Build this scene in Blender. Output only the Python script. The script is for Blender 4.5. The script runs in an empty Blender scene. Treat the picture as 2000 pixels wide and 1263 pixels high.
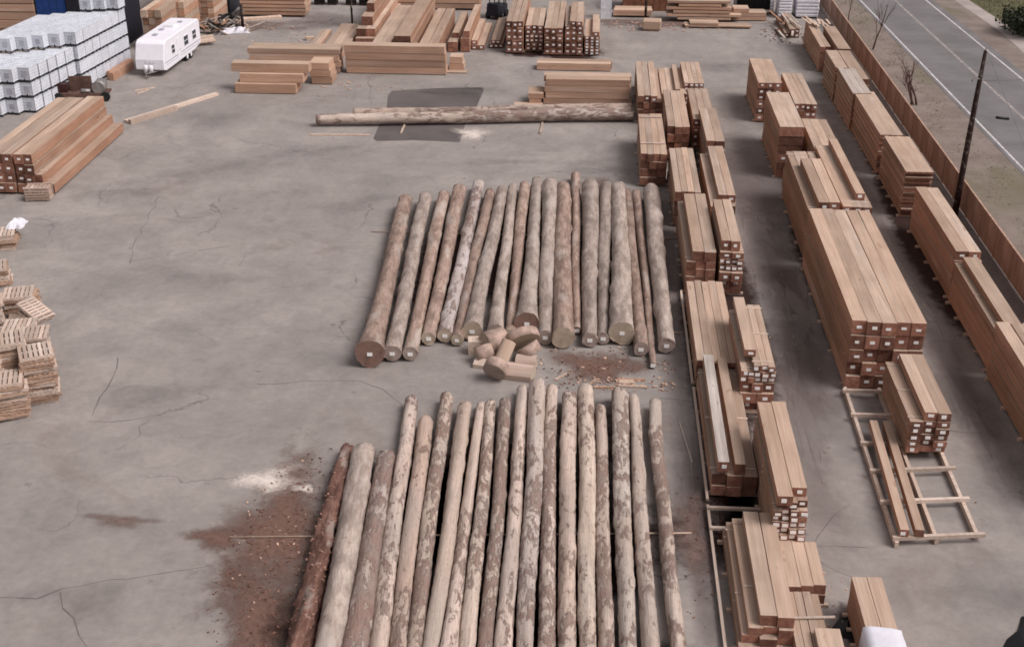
import bpy, math, random
from mathutils import Vector, Matrix
random.seed(7)
R = math.radians
sc = bpy.context.scene
col = sc.collection
# ---------------- camera ----------------
F = 2470.0; CAMH = 28.0; CX, CY = 1000.0, 631.5
PITCH = math.atan(1231.5/F); YAW = math.atan(185*math.cos(PITCH)/F)
cam = bpy.data.cameras.new('camera'); camo = bpy.data.objects.new('camera', cam); col.objects.link(camo)
camo.location = (0, 0, CAMH); camo.rotation_euler = (math.pi/2-PITCH, 0, YAW)
cam.sensor_width = 36; cam.lens = 36*F/2000; cam.clip_end = 5000; cam.clip_start = 0.5
sc.camera = camo
# ---------------- sky, sun, exposure ----------------
SUN_EL, SUN_AZ = R(52), R(108)          # azimuth from +Y, towards +X
w = bpy.data.worlds.new('World'); sc.world = w; w.use_nodes = True
nt = w.node_tree; bg = nt.nodes['Background']
sky = nt.nodes.new('ShaderNodeTexSky'); sky.sky_type = 'NISHITA'; sky.sun_disc = False
sky.sun_elevation = SUN_EL; sky.sun_rotation = SUN_AZ; sky.dust_density = 6; sky.air_density = 1.5
hs = nt.nodes.new('ShaderNodeHueSaturation'); hs.inputs['Saturation'].default_value = 0.12
mx = nt.nodes.new('ShaderNodeMix'); mx.data_type = 'RGBA'; mx.blend_type = 'MULTIPLY'; mx.inputs[0].default_value = 1.0
mx.inputs[7].default_value = (1.0, 0.945, 0.955, 1)
nt.links.new(sky.outputs[0], hs.inputs['Color']); nt.links.new(hs.outputs[0], mx.inputs[6]); nt.links.new(mx.outputs[2], bg.inputs[0])
bg.inputs[1].default_value = 0.092
sl = bpy.data.lights.new('sun', 'SUN'); so = bpy.data.objects.new('sun', sl); col.objects.link(so)
sl.energy = 1.9; sl.angle = R(30); sl.color = (1.0, 0.955, 0.935)
sd = Vector((math.sin(SUN_AZ)*math.cos(SUN_EL), math.cos(SUN_AZ)*math.cos(SUN_EL), math.sin(SUN_EL)))
so.rotation_euler = sd.to_track_quat('Z', 'Y').to_euler(); so.location = (0, 60, 60)
sc.view_settings.view_transform = 'Standard'; sc.view_settings.look = 'None'; sc.view_settings.gamma = 1
sc.view_settings.exposure = 0.12
sc.render.engine = 'CYCLES'; sc.cycles.filter_width = 1.7

# ---------------- pixel -> point on the plane z = h (photo is 2000 px wide) ----------------
cp, sp = math.cos(PITCH), math.sin(PITCH); ca, sa = math.cos(YAW), math.sin(YAW)
FW = Vector((-sa*cp, ca*cp, -sp)); RT = Vector((ca, sa, 0)); UP = Vector((-sa*sp, ca*sp, cp))
def G(px, py, h=0.0):
    d = FW + RT*((px-CX)/F) + UP*((CY-py)/F)
    t = (h-CAMH)/d.z
    return Vector((d.x*t, d.y*t, h))

# ---------------- helpers ----------------
class MB:
    def __init__(s): s.v = []; s.f = []; s.m = []; s.sm = []
    def quad(s, pts, mi=0, smooth=False):
        n = len(s.v); s.v += [tuple(p) for p in pts]; s.f.append(tuple(range(n, n+len(pts)))); s.m.append(mi); s.sm.append(smooth)
    def box(s, x0, x1, y0, y1, z0, z1, mi=0, top=None, ends=None, M=None):
        P = [Vector((x, y, z)) for z in (z0, z1) for y in (y0, y1) for x in (x0, x1)]
        if M is not None: P = [M @ p for p in P]
        n = len(s.v); s.v += [tuple(p) for p in P]
        t = mi if top is None else top; e = mi if ends is None else ends
        for f, k in (((0,2,3,1), mi), ((4,5,7,6), t), ((0,1,5,4), e), ((2,6,7,3), e), ((0,4,6,2), mi), ((1,3,7,5), mi)):
            s.f.append(tuple(n+i for i in f)); s.m.append(k); s.sm.append(False)
        return s
    def tube(s, pts, rad, n=8, mi=0, cap=None, capm=None):
        pts = [Vector(p) for p in pts]
        if not isinstance(rad, (list, tuple)): rad = [rad]*len(pts)
        base = len(s.v); rings = []
        for i, p in enumerate(pts):
            a = pts[max(i-1, 0)]; b = pts[min(i+1, len(pts)-1)]
            d = (b-a).normalized(); u = d.cross(Vector((0, 0, 1)))
            if u.length < 0.05: u = d.cross(Vector((1, 0, 0)))
            u.normalize(); v = d.cross(u)
            rings.append(len(s.v))
            for k in range(n):
                an = 2*math.pi*k/n; s.v.append(tuple(p + (u*math.cos(an)+v*math.sin(an))*rad[i]))
        for i in range(len(pts)-1):
            for k in range(n):
                a = rings[i]+k; b = rings[i]+(k+1) % n; c = rings[i+1]+(k+1) % n; d = rings[i+1]+k
                s.f.append((a, b, c, d)); s.m.append(mi); s.sm.append(True)
        cm = mi if capm is None else capm
        s.f.append(tuple(rings[0]+k for k in range(n))[::-1]); s.m.append(cm); s.sm.append(False)
        s.f.append(tuple(rings[-1]+k for k in range(n))); s.m.append(cm); s.sm.append(False)
        return s
    def mesh(s, name, mats):
        me = bpy.data.meshes.new(name); me.from_pydata(s.v, [], s.f); me.update()
        for m in (mats if isinstance(mats, (list, tuple)) else [mats]): me.materials.append(m)
        me.polygons.foreach_set('material_index', s.m); me.polygons.foreach_set('use_smooth', s.sm)
        return me
    def build(s, name, mats, parent=None, loc=(0, 0, 0), rz=0.0):
        return mkobj(name, s.mesh(name, mats), parent, loc, rz)
def mkobj(name, me, parent=None, loc=(0, 0, 0), rz=0.0, rot=None):
    o = bpy.data.objects.new(name, me); col.objects.link(o); o.location = loc
    o.rotation_euler = rot if rot else (0, 0, rz)
    if parent: o.parent = parent
    return o
def tag(o, label, cat, group=None):
    n = len(label.split())
    if not 4 <= n <= 16: print('LABEL', n, label)
    o['label'] = label; o['category'] = cat
    if group: o['group'] = group
    return o
def thing(name, label, cat, loc=(0, 0, 0), rz=0.0, group=None):
    return tag(mkobj(name, None, None, loc, rz), label, cat, group)
def copyof(o, loc=None, rz=None, rot=None):
    c = o.copy(); col.objects.link(c)
    if loc is not None: c.location = loc
    if rz is not None: c.rotation_euler = (0, 0, rz)
    if rot is not None: c.rotation_euler = rot
    for ch in list(o.children):
        d = ch.copy(); col.objects.link(d); d.parent = c
        for g in list(ch.children):
            e = g.copy(); col.objects.link(e); e.parent = d
    return c

# ---------------- materials ----------------
class N:
    def __init__(s, name):
        s.m = bpy.data.materials.new(name); s.m.use_nodes = True; s.t = s.m.node_tree; s.b = s.t.nodes['Principled BSDF']
        s.b.inputs['Roughness'].default_value = 0.85; s.b.inputs['Specular IOR Level'].default_value = 0.25
    def n(s, ty, **kw):
        x = s.t.nodes.new('ShaderNode'+ty)
        for k, v in kw.items(): setattr(x, k, v)
        return x
    def l(s, a, b): s.t.links.new(a, b)
    def math(s, op, a, b=0.0, c=None):
        x = s.n('Math', operation=op)
        for i, q in enumerate((a, b, c)):
            if q is None: continue
            if isinstance(q, (int, float)): x.inputs[i].default_value = q
            else: s.l(q, x.inputs[i])
        return x.outputs[0]
    def noise(s, vec, scale=1.0, detail=4.0, rough=0.55, scl=None, dist=0.0):
        if scl is not None:
            mp = s.n('Mapping'); mp.inputs['Scale'].default_value = scl; s.l(vec, mp.inputs[0]); vec = mp.outputs[0]
        x = s.n('TexNoise'); x.inputs['Scale'].default_value = scale; x.inputs['Detail'].default_value = detail
        x.inputs['Roughness'].default_value = rough; x.inputs['Distortion'].default_value = dist; s.l(vec, x.inputs['Vector']); return x.outputs[0]
    def ramp(s, fac, a, b, lo=0.0, hi=1.0):      # smooth remap
        x = s.n('MapRange', interpolation_type='SMOOTHSTEP'); s.l(fac, x.inputs[0])
        x.inputs[1].default_value = a; x.inputs[2].default_value = b; x.inputs[3].default_value = lo; x.inputs[4].default_value = hi
        return x.outputs[0]
    def mix(s, f, a, b, mode='MIX'):
        x = s.n('Mix', data_type='RGBA', blend_type=mode)
        for i, q in ((0, f), (6, a), (7, b)):
            if isinstance(q, (int, float)): x.inputs[i].default_value = q
            elif isinstance(q, tuple): x.inputs[i].default_value = q if len(q) == 4 else q+(1,)
            else: s.l(q, x.inputs[i])
        return x.outputs[2]
    def val(s, c, v):     # colour times value
        x = s.n('HueSaturation'); s.l(c, x.inputs['Color'])
        if isinstance(v, (int, float)): x.inputs['Value'].default_value = v
        else: s.l(v, x.inputs['Value'])
        return x.outputs[0]
    def out(s, c, bump=None, strength=0.3, dist=0.02):
        s.l(c, s.b.inputs['Base Color'])
        if bump is not None:
            x = s.n('Bump'); x.inputs['Strength'].default_value = strength; x.inputs['Distance'].default_value = dist
            s.l(bump, x.inputs['Height']); s.l(x.outputs[0], s.b.inputs['Normal'])
        return s.m
def objvec(N_, rnd=True):
    tc = N_.n('TexCoord'); v = tc.outputs['Object']
    oi = N_.n('ObjectInfo'); ge = N_.n('NewGeometry')
    r = N_.math('FRACT', N_.math('ADD', oi.outputs['Random'], ge.outputs['Random Per Island']))
    if rnd:
        cb = N_.n('CombineXYZ'); k = N_.math('MULTIPLY', r, 173.0)
        for i in range(3): N_.l(k, cb.inputs[i])
        va = N_.n('VectorMath', operation='ADD'); N_.l(v, va.inputs[0]); N_.l(cb.outputs[0], va.inputs[1]); v = va.outputs[0]
    return v, r
def plain(name, c, rough=0.7, metal=0.0, var=0.12, scale=3.0):
    n = N(name); v, r = objvec(n); f = n.noise(v, scale)
    g = n.mix(n.ramp(f, 0.3, 0.7), tuple(x*(1-var) for x in c), tuple(min(1, x*(1+var)) for x in c))
    n.b.inputs['Roughness'].default_value = rough; n.b.inputs['Metallic'].default_value = metal
    return n.out(g)
def wood(name, c1, c2, knots=True, along='Y'):
    n = N(name); v, r = objvec(n)
    s1 = (5, 0.22, 5) if along == 'Y' else (0.22, 5, 5)
    s2 = (22, 0.5, 22) if along == 'Y' else (0.5, 22, 22)
    f = n.noise(v, 1.0, 4, 0.6, s1); g = n.noise(v, 1.0, 5, 0.6, s2)
    blot = n.noise(v, 0.35, 3, 0.5)
    c = n.mix(n.ramp(f, 0.3, 0.72), c1, c2)
    c = n.mix(n.ramp(blot, 0.35, 0.75, 0, 0.5), c, tuple(x*0.68 for x in c1))
    c = n.mix(n.ramp(n.noise(v, 1.0, 4, 0.65, (2.5, .12, 2.5) if along == 'Y' else (.12, 2.5, 2.5)), 0.52, 0.72, 0, 0.55), c, (0.47, 0.42, 0.375, 1))
    if knots:
        k = n.noise(v, 1.0, 2, 0.4, (3.2, 1.1, 3.2) if along == 'Y' else (1.1, 3.2, 3.2))
        c = n.mix(n.ramp(k, 0.70, 0.76, 0, 0.45), c, (0.16, 0.08, 0.045, 1))
    r2 = n.math('FRACT', n.math('MULTIPLY', r, 7.31)); c = n.mix(n.math('MULTIPLY', r2, 0.36), c, tuple(x*k for x, k in zip(c1, (1.05, .88, .76))))
    c = n.val(c, n.math('MULTIPLY_ADD', r, 0.42, 0.80))
    c = n.val(c, n.ramp(g, 0.25, 0.75, 0.86, 1.1))
    return n.out(c, g, 0.35, 0.01)
M = {}
M['top'] = wood('timber_weathered', (0.41, 0.30, 0.232, 1), (0.54, 0.41, 0.325, 1))
M['side'] = wood('timber_fresh', (0.375, 0.215, 0.143, 1), (0.50, 0.305, 0.215, 1))
M['topx'] = wood('timber_weathered_across', (0.44, 0.32, 0.24, 1), (0.57, 0.43, 0.335, 1), along='X')
M['sidex'] = wood('timber_fresh_across', (0.45, 0.285, 0.205, 1), (0.57, 0.385, 0.285, 1), along='X')
M['grey'] = wood('board_grey', (0.40, 0.345, 0.31, 1), (0.56, 0.50, 0.455, 1))
M['pale'] = wood('board_pale', (0.50, 0.375, 0.295, 1), (0.66, 0.53, 0.44, 1))
n = N('timber_end'); v, r = objvec(n)
c = n.mix(n.ramp(n.noise(v, 3.5, 6, .7), 0.3, 0.7), (0.19, 0.08, 0.056, 1), (0.36, 0.18, 0.125, 1))
c = n.val(c, n.math('MULTIPLY_ADD', r, 0.85, 0.45)); M['end'] = n.out(c)
n = N('end_light'); v, r = objvec(n)
c = n.mix(n.ramp(n.noise(v, 6, 4), 0.3, 0.7), (0.36, 0.2, 0.13, 1), (0.46, 0.28, 0.19, 1)); M['endl'] = n.out(n.val(c, n.math('MULTIPLY_ADD', r, 0.4, 0.8)))
M['tag'] = plain('tag_white', (0.95, 0.93, 0.91), 0.6, 0, 0.05)
M['rack'] = wood('rack_wood', (0.50, 0.395, 0.33, 1), (0.67, 0.56, 0.485, 1))
M['dark'] = plain('dark_gap', (0.03, 0.022, 0.02), 0.9)
M['black'] = plain('black_plastic', (0.006, 0.006, 0.007), 0.35)
M['white'] = plain('white_plastic', (0.78, 0.78, 0.80), 0.5, 0, 0.06)
M['wrap'] = plain('white_wrap', (0.72, 0.70, 0.76), 0.45, 0, 0.10, 1.5)
M['metal'] = plain('galvanised', (0.74, 0.75, 0.79), 0.45, 0.0, 0.1)
M['palbase'] = plain('pallet_dark', (0.05, 0.05, 0.055), 0.7)
M['steel'] = plain('grey_steel', (0.30, 0.28, 0.27), 0.5, 0.5, 0.2)
M['rust'] = plain('rusty_steel', (0.13, 0.075, 0.06), 0.8, 0.1, 0.3)
M['redbox'] = plain('dark_red_paint', (0.05, 0.02, 0.018), 0.5, 0, 0.2)
M['tyre'] = plain('tyre_rubber', (0.02, 0.02, 0.02), 0.8)
M['glass'] = plain('dark_glass', (0.05, 0.055, 0.07), 0.12, 0, 0.2)
M['rv'] = plain('white_gelcoat', (0.85, 0.83, 0.88), 0.35, 0, 0.03)
M['rvgrey'] = plain('grey_stripe', (0.42, 0.42, 0.48), 0.4)
M['blue'] = plain('blue_tarp', (0.02, 0.06, 0.22), 0.5)
M['navy'] = plain('dark_cladding', (0.025, 0.025, 0.035), 0.6)
M['brick'] = plain('brown_cladding', (0.22, 0.10, 0.06), 0.8, 0, 0.25)
M['pole'] = wood('pole_wood', (0.028, 0.016, 0.014, 1), (0.05, 0.03, 0.024, 1), False)
M['cable'] = plain('cable', (0.12, 0.11, 0.11), 0.6)
M['bare'] = plain('bare_bark', (0.13, 0.08, 0.07), 0.9, 0, 0.25)
# tote bottle: milky plastic
n = N('milky_plastic'); v, r = objvec(n)
c = n.mix(n.ramp(n.noise(v, 1.2, 3), 0.3, 0.7), (0.62, 0.655, 0.71, 1), (0.78, 0.80, 0.86, 1)); c = n.val(c, n.math('MULTIPLY_ADD', r, 0.14, 0.9))
n.b.inputs['Roughness'].default_value = 0.4; M['tote'] = n.out(c)
# concrete yard
n = N('yard_concrete'); tc = n.n('TexCoord'); v = tc.outputs['Object']
big = n.noise(v, 0.045, 5, 0.6); mid = n.noise(v, 0.22, 6, 0.62, None, 0.6); fine = n.noise(v, 3.0, 6, 0.7); streak = n.noise(v, 1.0, 4, 0.6, (0.35, 0.05, 1))
c = n.mix(n.ramp(big, 0.35, 0.68), (0.282, 0.249, 0.231, 1), (0.342, 0.304, 0.283, 1))
c = n.mix(n.ramp(mid, 0.36, 0.66, 0, 0.6), c, (0.215, 0.194, 0.182, 1))
c = n.mix(n.ramp(streak, 0.52, 0.75, 0, 0.35), c, (0.36, 0.325, 0.30, 1))
spots = n.noise(v, 1.3, 3, 0.5); c = n.mix(n.ramp(spots, 0.69, 0.80, 0, 0.6), c, (0.11, 0.095, 0.088, 1))
dirt = n.noise(v, 0.09, 6, 0.65, None, 1.2); c = n.mix(n.ramp(dirt, 0.56, 0.70, 0, 0.45), c, (0.20, 0.155, 0.135, 1))
vo = n.n('TexVoronoi', feature='DISTANCE_TO_EDGE'); vo.inputs['Scale'].default_value = 0.085
wn = n.n('TexNoise'); wn.inputs['Scale'].default_value = 0.35; wn.inputs['Detail'].default_value = 5; n.l(v, wn.inputs['Vector'])
vm = n.n('VectorMath', operation='MULTIPLY_ADD'); n.l(wn.outputs['Color'], vm.inputs[0]); vm.inputs[1].default_value = (4, 4, 4); n.l(v, vm.inputs[2]); n.l(vm.outputs[0], vo.inputs['Vector'])
cr = n.math('MULTIPLY', n.ramp(vo.outputs['Distance'], 0.0012, 0.005, 1, 0), n.ramp(n.noise(v, 0.16, 2), 0.45, 0.60, 0.0, 0.55))
c = n.mix(cr, c, (0.09, 0.08, 0.075, 1))
grit = n.noise(v, 11, 3, 0.8); c = n.mix(n.ramp(grit, 0.62, 0.80, 0, .5), c, (0.15, 0.13, 0.12, 1)); mott = n.noise(v, 0.8, 5, 0.7, None, .8); c = n.val(c, n.ramp(mott, 0.3, 0.7, 0.91, 1.07))
c = n.val(c, n.ramp(fine, 0.2, 0.8, 0.90, 1.09)); M['yard'] = n.out(c, fine, 0.2, 0.02)
# asphalt
def asphalt(name, a, b):
    n = N(name); v = n.n('TexCoord').outputs['Object']
    c = n.mix(n.ramp(n.noise(v, 0.3, 5, 0.6), 0.3, 0.7), a, b); c = n.val(c, n.ramp(n.noise(v, 6, 4, 0.7), 0.2, 0.8, 0.92, 1.08)); return n.out(c)
M['road'] = asphalt('road_asphalt', (0.145, 0.135, 0.138, 1), (0.19, 0.18, 0.182, 1))
M['patch'] = asphalt('patch_asphalt', (0.10, 0.085, 0.083, 1), (0.135, 0.116, 0.112, 1))
M['crack'] = plain('crack_dark', (0.155, 0.135, 0.125), 0.9)
n = N('road_paint'); v = n.n('TexCoord').outputs['Object']
c = n.mix(n.ramp(n.noise(v, 2.5, 5, 0.7), 0.35, 0.6), (0.34, 0.32, 0.32, 1), (0.62, 0.59, 0.6, 1)); M['paint'] = n.out(c)
n = N('worn_paint'); c = n.mix(n.ramp(n.noise(n.n('TexCoord').outputs['Object'], 1.5, 5, 0.7), 0.4, 0.65), (0.23, 0.21, 0.205, 1), (0.38, 0.335, 0.31, 1)); M['paint2'] = n.out(c)
# verge
n = N('verge_soil'); v = n.n('TexCoord').outputs['Object']
c = n.mix(n.ramp(n.noise(v, 0.5, 6, 0.65), 0.3, 0.7), (0.175, 0.138, 0.118, 1), (0.25, 0.205, 0.18, 1))
c = n.mix(n.ramp(n.noise(v, 0.12, 5, 0.6, (1, .5, 1)), 0.52, 0.66, 0, 0.7), c, (0.15, 0.135, 0.085, 1))
f = n.noise(v, 7, 5, 0.75); c = n.val(c, n.ramp(f, 0.2, 0.8, 0.85, 1.12)); M['verge'] = n.out(c, f, 0.5, 0.05)
n = N('grass_ground'); v = n.n('TexCoord').outputs['Object']
c = n.mix(n.ramp(n.noise(v, 0.35, 6, 0.65), 0.35, 0.65), (0.075, 0.078, 0.036, 1), (0.15, 0.135, 0.08, 1))
f = n.noise(v, 6, 5, 0.75); c = n.val(c, n.ramp(f, 0.2, 0.8, 0.6, 1.3)); M['grassg'] = n.out(c, f, 0.6, 0.08)
M['path'] = asphalt('track_gravel', (0.30, 0.255, 0.235, 1), (0.40, 0.345, 0.32, 1))
M['blade'] = plain('grass_blade', (0.19, 0.17, 0.10), 0.8, 0, 0.35, 0.5)
M['leaf'] = plain('bush_leaf', (0.028, 0.035, 0.018), 0.7, 0, 0.4, 0.8)
# fence
n = N('fence_boards'); v, r = objvec(n, False)
sx = n.n('SeparateXYZ'); n.l(v, sx.inputs[0]); yb = n.math('MULTIPLY', sx.outputs['Y'], 1/0.15); fr = n.math('FRACT', yb)
gap = n.ramp(n.math('ABSOLUTE', n.math('SUBTRACT', fr, 0.5)), 0.44, 0.49, 1, 0.45)
cell = n.n('TexWhiteNoise', noise_dimensions='1D'); n.l(n.math('FLOOR', n.math('ADD', yb, n.math('MULTIPLY', r, 50))), cell.inputs['W'])
c = n.mix(n.ramp(n.noise(v, 1, 5, .6, (1, 1.2, 0.5)), 0.3, 0.7), (0.33, 0.20, 0.15, 1), (0.46, 0.30, 0.235, 1))
c = n.val(c, n.math('MULTIPLY_ADD', cell.outputs[0], 0.25, 0.87)); c = n.val(c, gap); M['fence'] = n.out(c)
M['fencecap'] = plain('fence_rail', (0.42, 0.27, 0.20), 0.8, 0, 0.2)
# logs: object colour = wood colour, object alpha = bark cover
def logmat():
    n = N('log_bark'); v, r = objvec(n); oi = n.n('ObjectInfo'); col_ = oi.outputs['Color']; al = oi.outputs['Alpha']
    p1 = n.noise(v, 1.0, 4, 0.6, (1.9, .85, 1.9), 0.8); p2 = n.noise(v, 1.0, 5, 0.7, (6, 2.0, 6), 0.5); g = n.noise(v, 1.0, 6, 0.75, (12, 1.6, 12)); lo = n.noise(v, 0.22, 2, 0.5)
    seg = n.noise(v, 1.0, 1, 0.5, (0.05, 0.16, 0.05)); grain = n.noise(v, 1.0, 5, 0.7, (18, 0.6, 18))
    w_ = n.val(col_, n.ramp(grain, 0.25, 0.75, 0.72, 1.14))
    w_ = n.mix(n.ramp(n.noise(v, 1.0, 3, 0.6, (1.5, .25, 1.5)), 0.42, 0.68, 0, 0.6), w_, (0.41, 0.31, 0.25, 1))
    w_ = n.mix(n.ramp(lo, 0.45, 0.65, 0, 0.45), w_, (0.38, 0.33, 0.30, 1))
    q = n.math('ADD', n.math('MULTIPLY', p1, 0.5), n.math('MULTIPLY', p2, 0.5)); q = n.math('ADD', q, n.math('MULTIPLY', n.math('SUBTRACT', seg, .5), .32))
    th = n.math('SUBTRACT', 0.70, n.math('MULTIPLY', al, 0.30))
    mask = n.ramp(n.math('SUBTRACT', q, th), -0.03, 0.045)
    bark = n.mix(n.ramp(g, 0.3, 0.7), (0.155, 0.08, 0.065, 1), (0.275, 0.18, 0.152, 1))
    bark = n.mix(n.ramp(n.noise(v, 1.1, 3), 0.4, 0.7, 0, 0.6), bark, (0.27, 0.22, 0.19, 1))
    c = n.mix(n.math('MULTIPLY', mask, 0.82), w_, bark); c = n.mix(n.ramp(n.noise(v, 1.0, 6, 0.75, (9, 3, 9)), 0.52, 0.66, 0, .5), c, (0.30, 0.22, 0.185, 1))
    c = n.mix(n.ramp(n.noise(v, 3.1, 5, .7), 0.62, 0.74, 0, .65), c, (0.16, 0.085, 0.065, 1))
    c = n.mix(n.ramp(n.noise(v, 5.3, 4, .6), 0.66, 0.74, 0, .7), c, (0.60, 0.48, 0.40, 1))
    h = n.math('ADD', n.math('MULTIPLY', mask, 0.7), g)
    return n.out(c, h, 1.0, 0.05)
M['log'] = logmat()
def barkmat(name, a, b, spots):
    n = N(name); v, r = objvec(n)
    g = n.noise(v, 1.0, 6, 0.72, (7, 1.5, 7)); m = n.noise(v, 1.0, 4, 0.6, (2.2, 0.7, 2.2))
    c = n.mix(n.ramp(g, 0.3, 0.7), a, b); c = n.mix(n.ramp(m, 0.42, 0.66, 0, 0.7), c, tuple(x*0.62 for x in a))
    c = n.mix(n.ramp(n.noise(v, 2.6, 5, .65), 0.60, 0.70, 0, .75), c, spots)
    c = n.mix(n.ramp(n.noise(v, 1, 3, .5, (1.3, .35, 1.3)), 0.55, 0.68, 0, .6), c, (0.44, 0.38, 0.34, 1))
    c = n.val(c, n.math('MULTIPLY_ADD', r, 0.3, 0.85))
    return n.out(c, g, 1.0, 0.05)
M['barkgrey'] = barkmat('bark_grey', (0.30, 0.235, 0.20, 1), (0.47, 0.39, 0.345, 1), (0.22, 0.14, 0.115, 1))
M['barkbrown'] = barkmat('bark_brown', (0.25, 0.168, 0.135, 1), (0.42, 0.31, 0.255, 1), (0.54, 0.43, 0.37, 1))
M['barkred'] = barkmat('bark_red', (0.135, 0.065, 0.048, 1), (0.28, 0.155, 0.12, 1), (0.48, 0.35, 0.29, 1))
def endmat(name, a, b):
    n = N(name); v, r = objvec(n, False)
    ln = n.n('VectorMath', operation='LENGTH'); mp = n.n('Mapping'); mp.inputs['Scale'].default_value = (1, 0, 1); n.l(v, mp.inputs[0]); n.l(mp.outputs[0], ln.inputs[0])
    d = n.math('ADD', ln.outputs['Value'], n.math('MULTIPLY', n.noise(v, 3, 3), 0.08))
    ring = n.math('SINE', n.math('MULTIPLY', d, 90.0)); c = n.mix(n.ramp(ring, -1, 1), a, b)
    c = n.mix(n.ramp(n.noise(v, 3, 4), 0.45, 0.7, 0, .5), c, tuple(x*.6 for x in a)); return n.out(c)
M['endpale'] = endmat('log_end_pale', (0.42, 0.33, 0.25, 1), (0.52, 0.43, 0.34, 1))
M['endgrey'] = endmat('log_end_grey', (0.30, 0.225, 0.195, 1), (0.44, 0.35, 0.31, 1))
M['endred'] = endmat('log_end_red', (0.20, 0.115, 0.09, 1), (0.29, 0.185, 0.15, 1))
# litter sheets: real scattered material whose edge frays out; painted shade sheets follow
def litter(name, a, b, th=0.5, sc_=1.0, soft=0.75):
    n = N(name); tc = n.n('TexCoord'); v = tc.outputs['Object']
    at = n.n('Attribute', attribute_name='cover'); f = n.noise(v, 0.9*sc_, 7, 0.72, None, 0.5); f2 = n.noise(v, 5*sc_, 4, 0.7)
    a_ = n.math('ADD', n.math('MULTIPLY', at.outputs['Fac'], 1.0), n.math('MULTIPLY', n.math('SUBTRACT', f, 0.5), 1.7))
    a_ = n.math('ADD', a_, n.math('MULTIPLY', n.math('SUBTRACT', f2, 0.5), 0.35))
    al = n.ramp(a_, th-0.38, th+soft, 0, 0.93); n.l(al, n.b.inputs['Alpha'])
    c = n.mix(n.ramp(f2, 0.3, 0.7), a, b); return n.out(c, f2, 0.4, 0.03)
M['sawdust'] = litter('sawdust', (0.62, 0.53, 0.47, 1), (0.80, 0.72, 0.66, 1), 0.5)
M['barkdirt'] = litter('bark_dust', (0.13, 0.072, 0.056, 1), (0.205, 0.122, 0.096, 1), 0.44)
M['dirt'] = litter('brown_dirt', (0.165, 0.105, 0.088, 1), (0.225, 0.16, 0.14, 1), 0.55, 0.6)
n = N('shade_stain'); v = n.n('TexCoord').outputs['Object']; at = n.n('Attribute', attribute_name='cover')
a_ = n.math('ADD', at.outputs['Fac'], n.math('MULTIPLY', n.math('SUBTRACT', n.noise(v, 0.35, 6, 0.65), 0.5), 1.1)); n.l(n.ramp(a_, -0.1, 1.35, 0, 0.62), n.b.inputs['Alpha'])
M['stain_shade'] = n.out(n.mix(n.noise(v, 0.8, 5), (0.15, 0.115, 0.11, 1), (0.19, 0.15, 0.142, 1)))  # translucent brown, paints aisle and background shade onto the ground
n = N('oily_stain'); v = n.n('TexCoord').outputs['Object']; at = n.n('Attribute', attribute_name='cover')
a_ = n.math('ADD', at.outputs['Fac'], n.math('MULTIPLY', n.math('SUBTRACT', n.noise(v, 0.3, 6, 0.7, None, 1.0), 0.5), 1.8)); n.l(n.ramp(a_, 0.1, 1.6, 0, 0.27), n.b.inputs['Alpha'])
M['oil'] = n.out(n.mix(n.noise(v, 0.8, 5), (0.12, 0.112, 0.105, 1), (0.17, 0.155, 0.15, 1)))
n = N('contact_shade'); v = n.n('TexCoord').outputs['Object']; at = n.n('Attribute', attribute_name='cover')
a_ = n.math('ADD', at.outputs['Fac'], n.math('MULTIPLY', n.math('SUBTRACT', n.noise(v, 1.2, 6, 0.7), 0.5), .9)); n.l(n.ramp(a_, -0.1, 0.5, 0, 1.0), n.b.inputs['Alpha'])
M['shade'] = n.out(n.mix(n.noise(v, 3, 5), (0.022, 0.010, 0.009, 1), (0.05, 0.024, 0.019, 1)))  # near-black colour painting the contact shade under logs and stacks
M['chip'] = plain('wood_chip', (0.50, 0.34, 0.26), 0.9, 0, 0.4)
M['chipd'] = plain('bark_chip', (0.20, 0.10, 0.07), 0.9, 0, 0.4)

# ---------------- setting ----------------
def sheet(name, pts, m, z, kind='structure'):
    b = MB(); b.quad([(p[0], p[1], z) for p in pts]); o = b.build(name, m); o['kind'] = kind; return o
XF = 22.3                                                  # fence line
ground = sheet('ground', [(-900, -300), (900, -300), (900, 1500), (-900, 1500)], M['grassg'], -0.03)
sheet('yard', [(-75, 5), (XF, 5), (XF, 175), (-75, 175)], M['yard'], 0.0)
def rx(k, Y): return {'l': 28.2-.031*(Y-82), 'c': 31.9-.034*(Y-82), 'r': 35.35-.040*(Y-82)}[k]
def ribbon(name, f0, f1, y0, y1, m, z, kind='structure'):
    b = MB(); n_ = 24
    for i in range(n_):
        a = y0+(y1-y0)*i/n_; c_ = y0+(y1-y0)*(i+1)/n_
        b.quad([(f0(a), a, z), (f1(a), a, z), (f1(c_), c_, z), (f0(c_), c_, z)])
    o = b.build(name, m); o['kind'] = kind; return o
ribbon('verge', lambda Y: XF, lambda Y: rx('l', Y), -60, 420, M['verge'], -0.012)
ribbon('road', lambda Y: rx('l', Y)-.35, lambda Y: rx('r', Y)+.7, -60, 420, M['road'], 0.004)
ribbon('road_edge_line', lambda Y: rx('l', Y)-.07, lambda Y: rx('l', Y)+.09, -60, 420, M['paint'], 0.008)
ribbon('road_edge_line', lambda Y: rx('r', Y)-.09, lambda Y: rx('r', Y)+.07, -60, 420, M['paint'], 0.008)
ribbon('road_centre_line', lambda Y: rx('c', Y)-.16, lambda Y: rx('c', Y)+.10, -60, 420, M['paint2'], 0.008)
def pthx(Y): return 36.4+.9*math.sin((Y-100)/9.0)+.02*(Y-110)
ribbon('path', lambda Y: pthx(Y)-.2, lambda Y: pthx(Y)+1.3, 60, 160, M['path'], -0.012)
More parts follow.
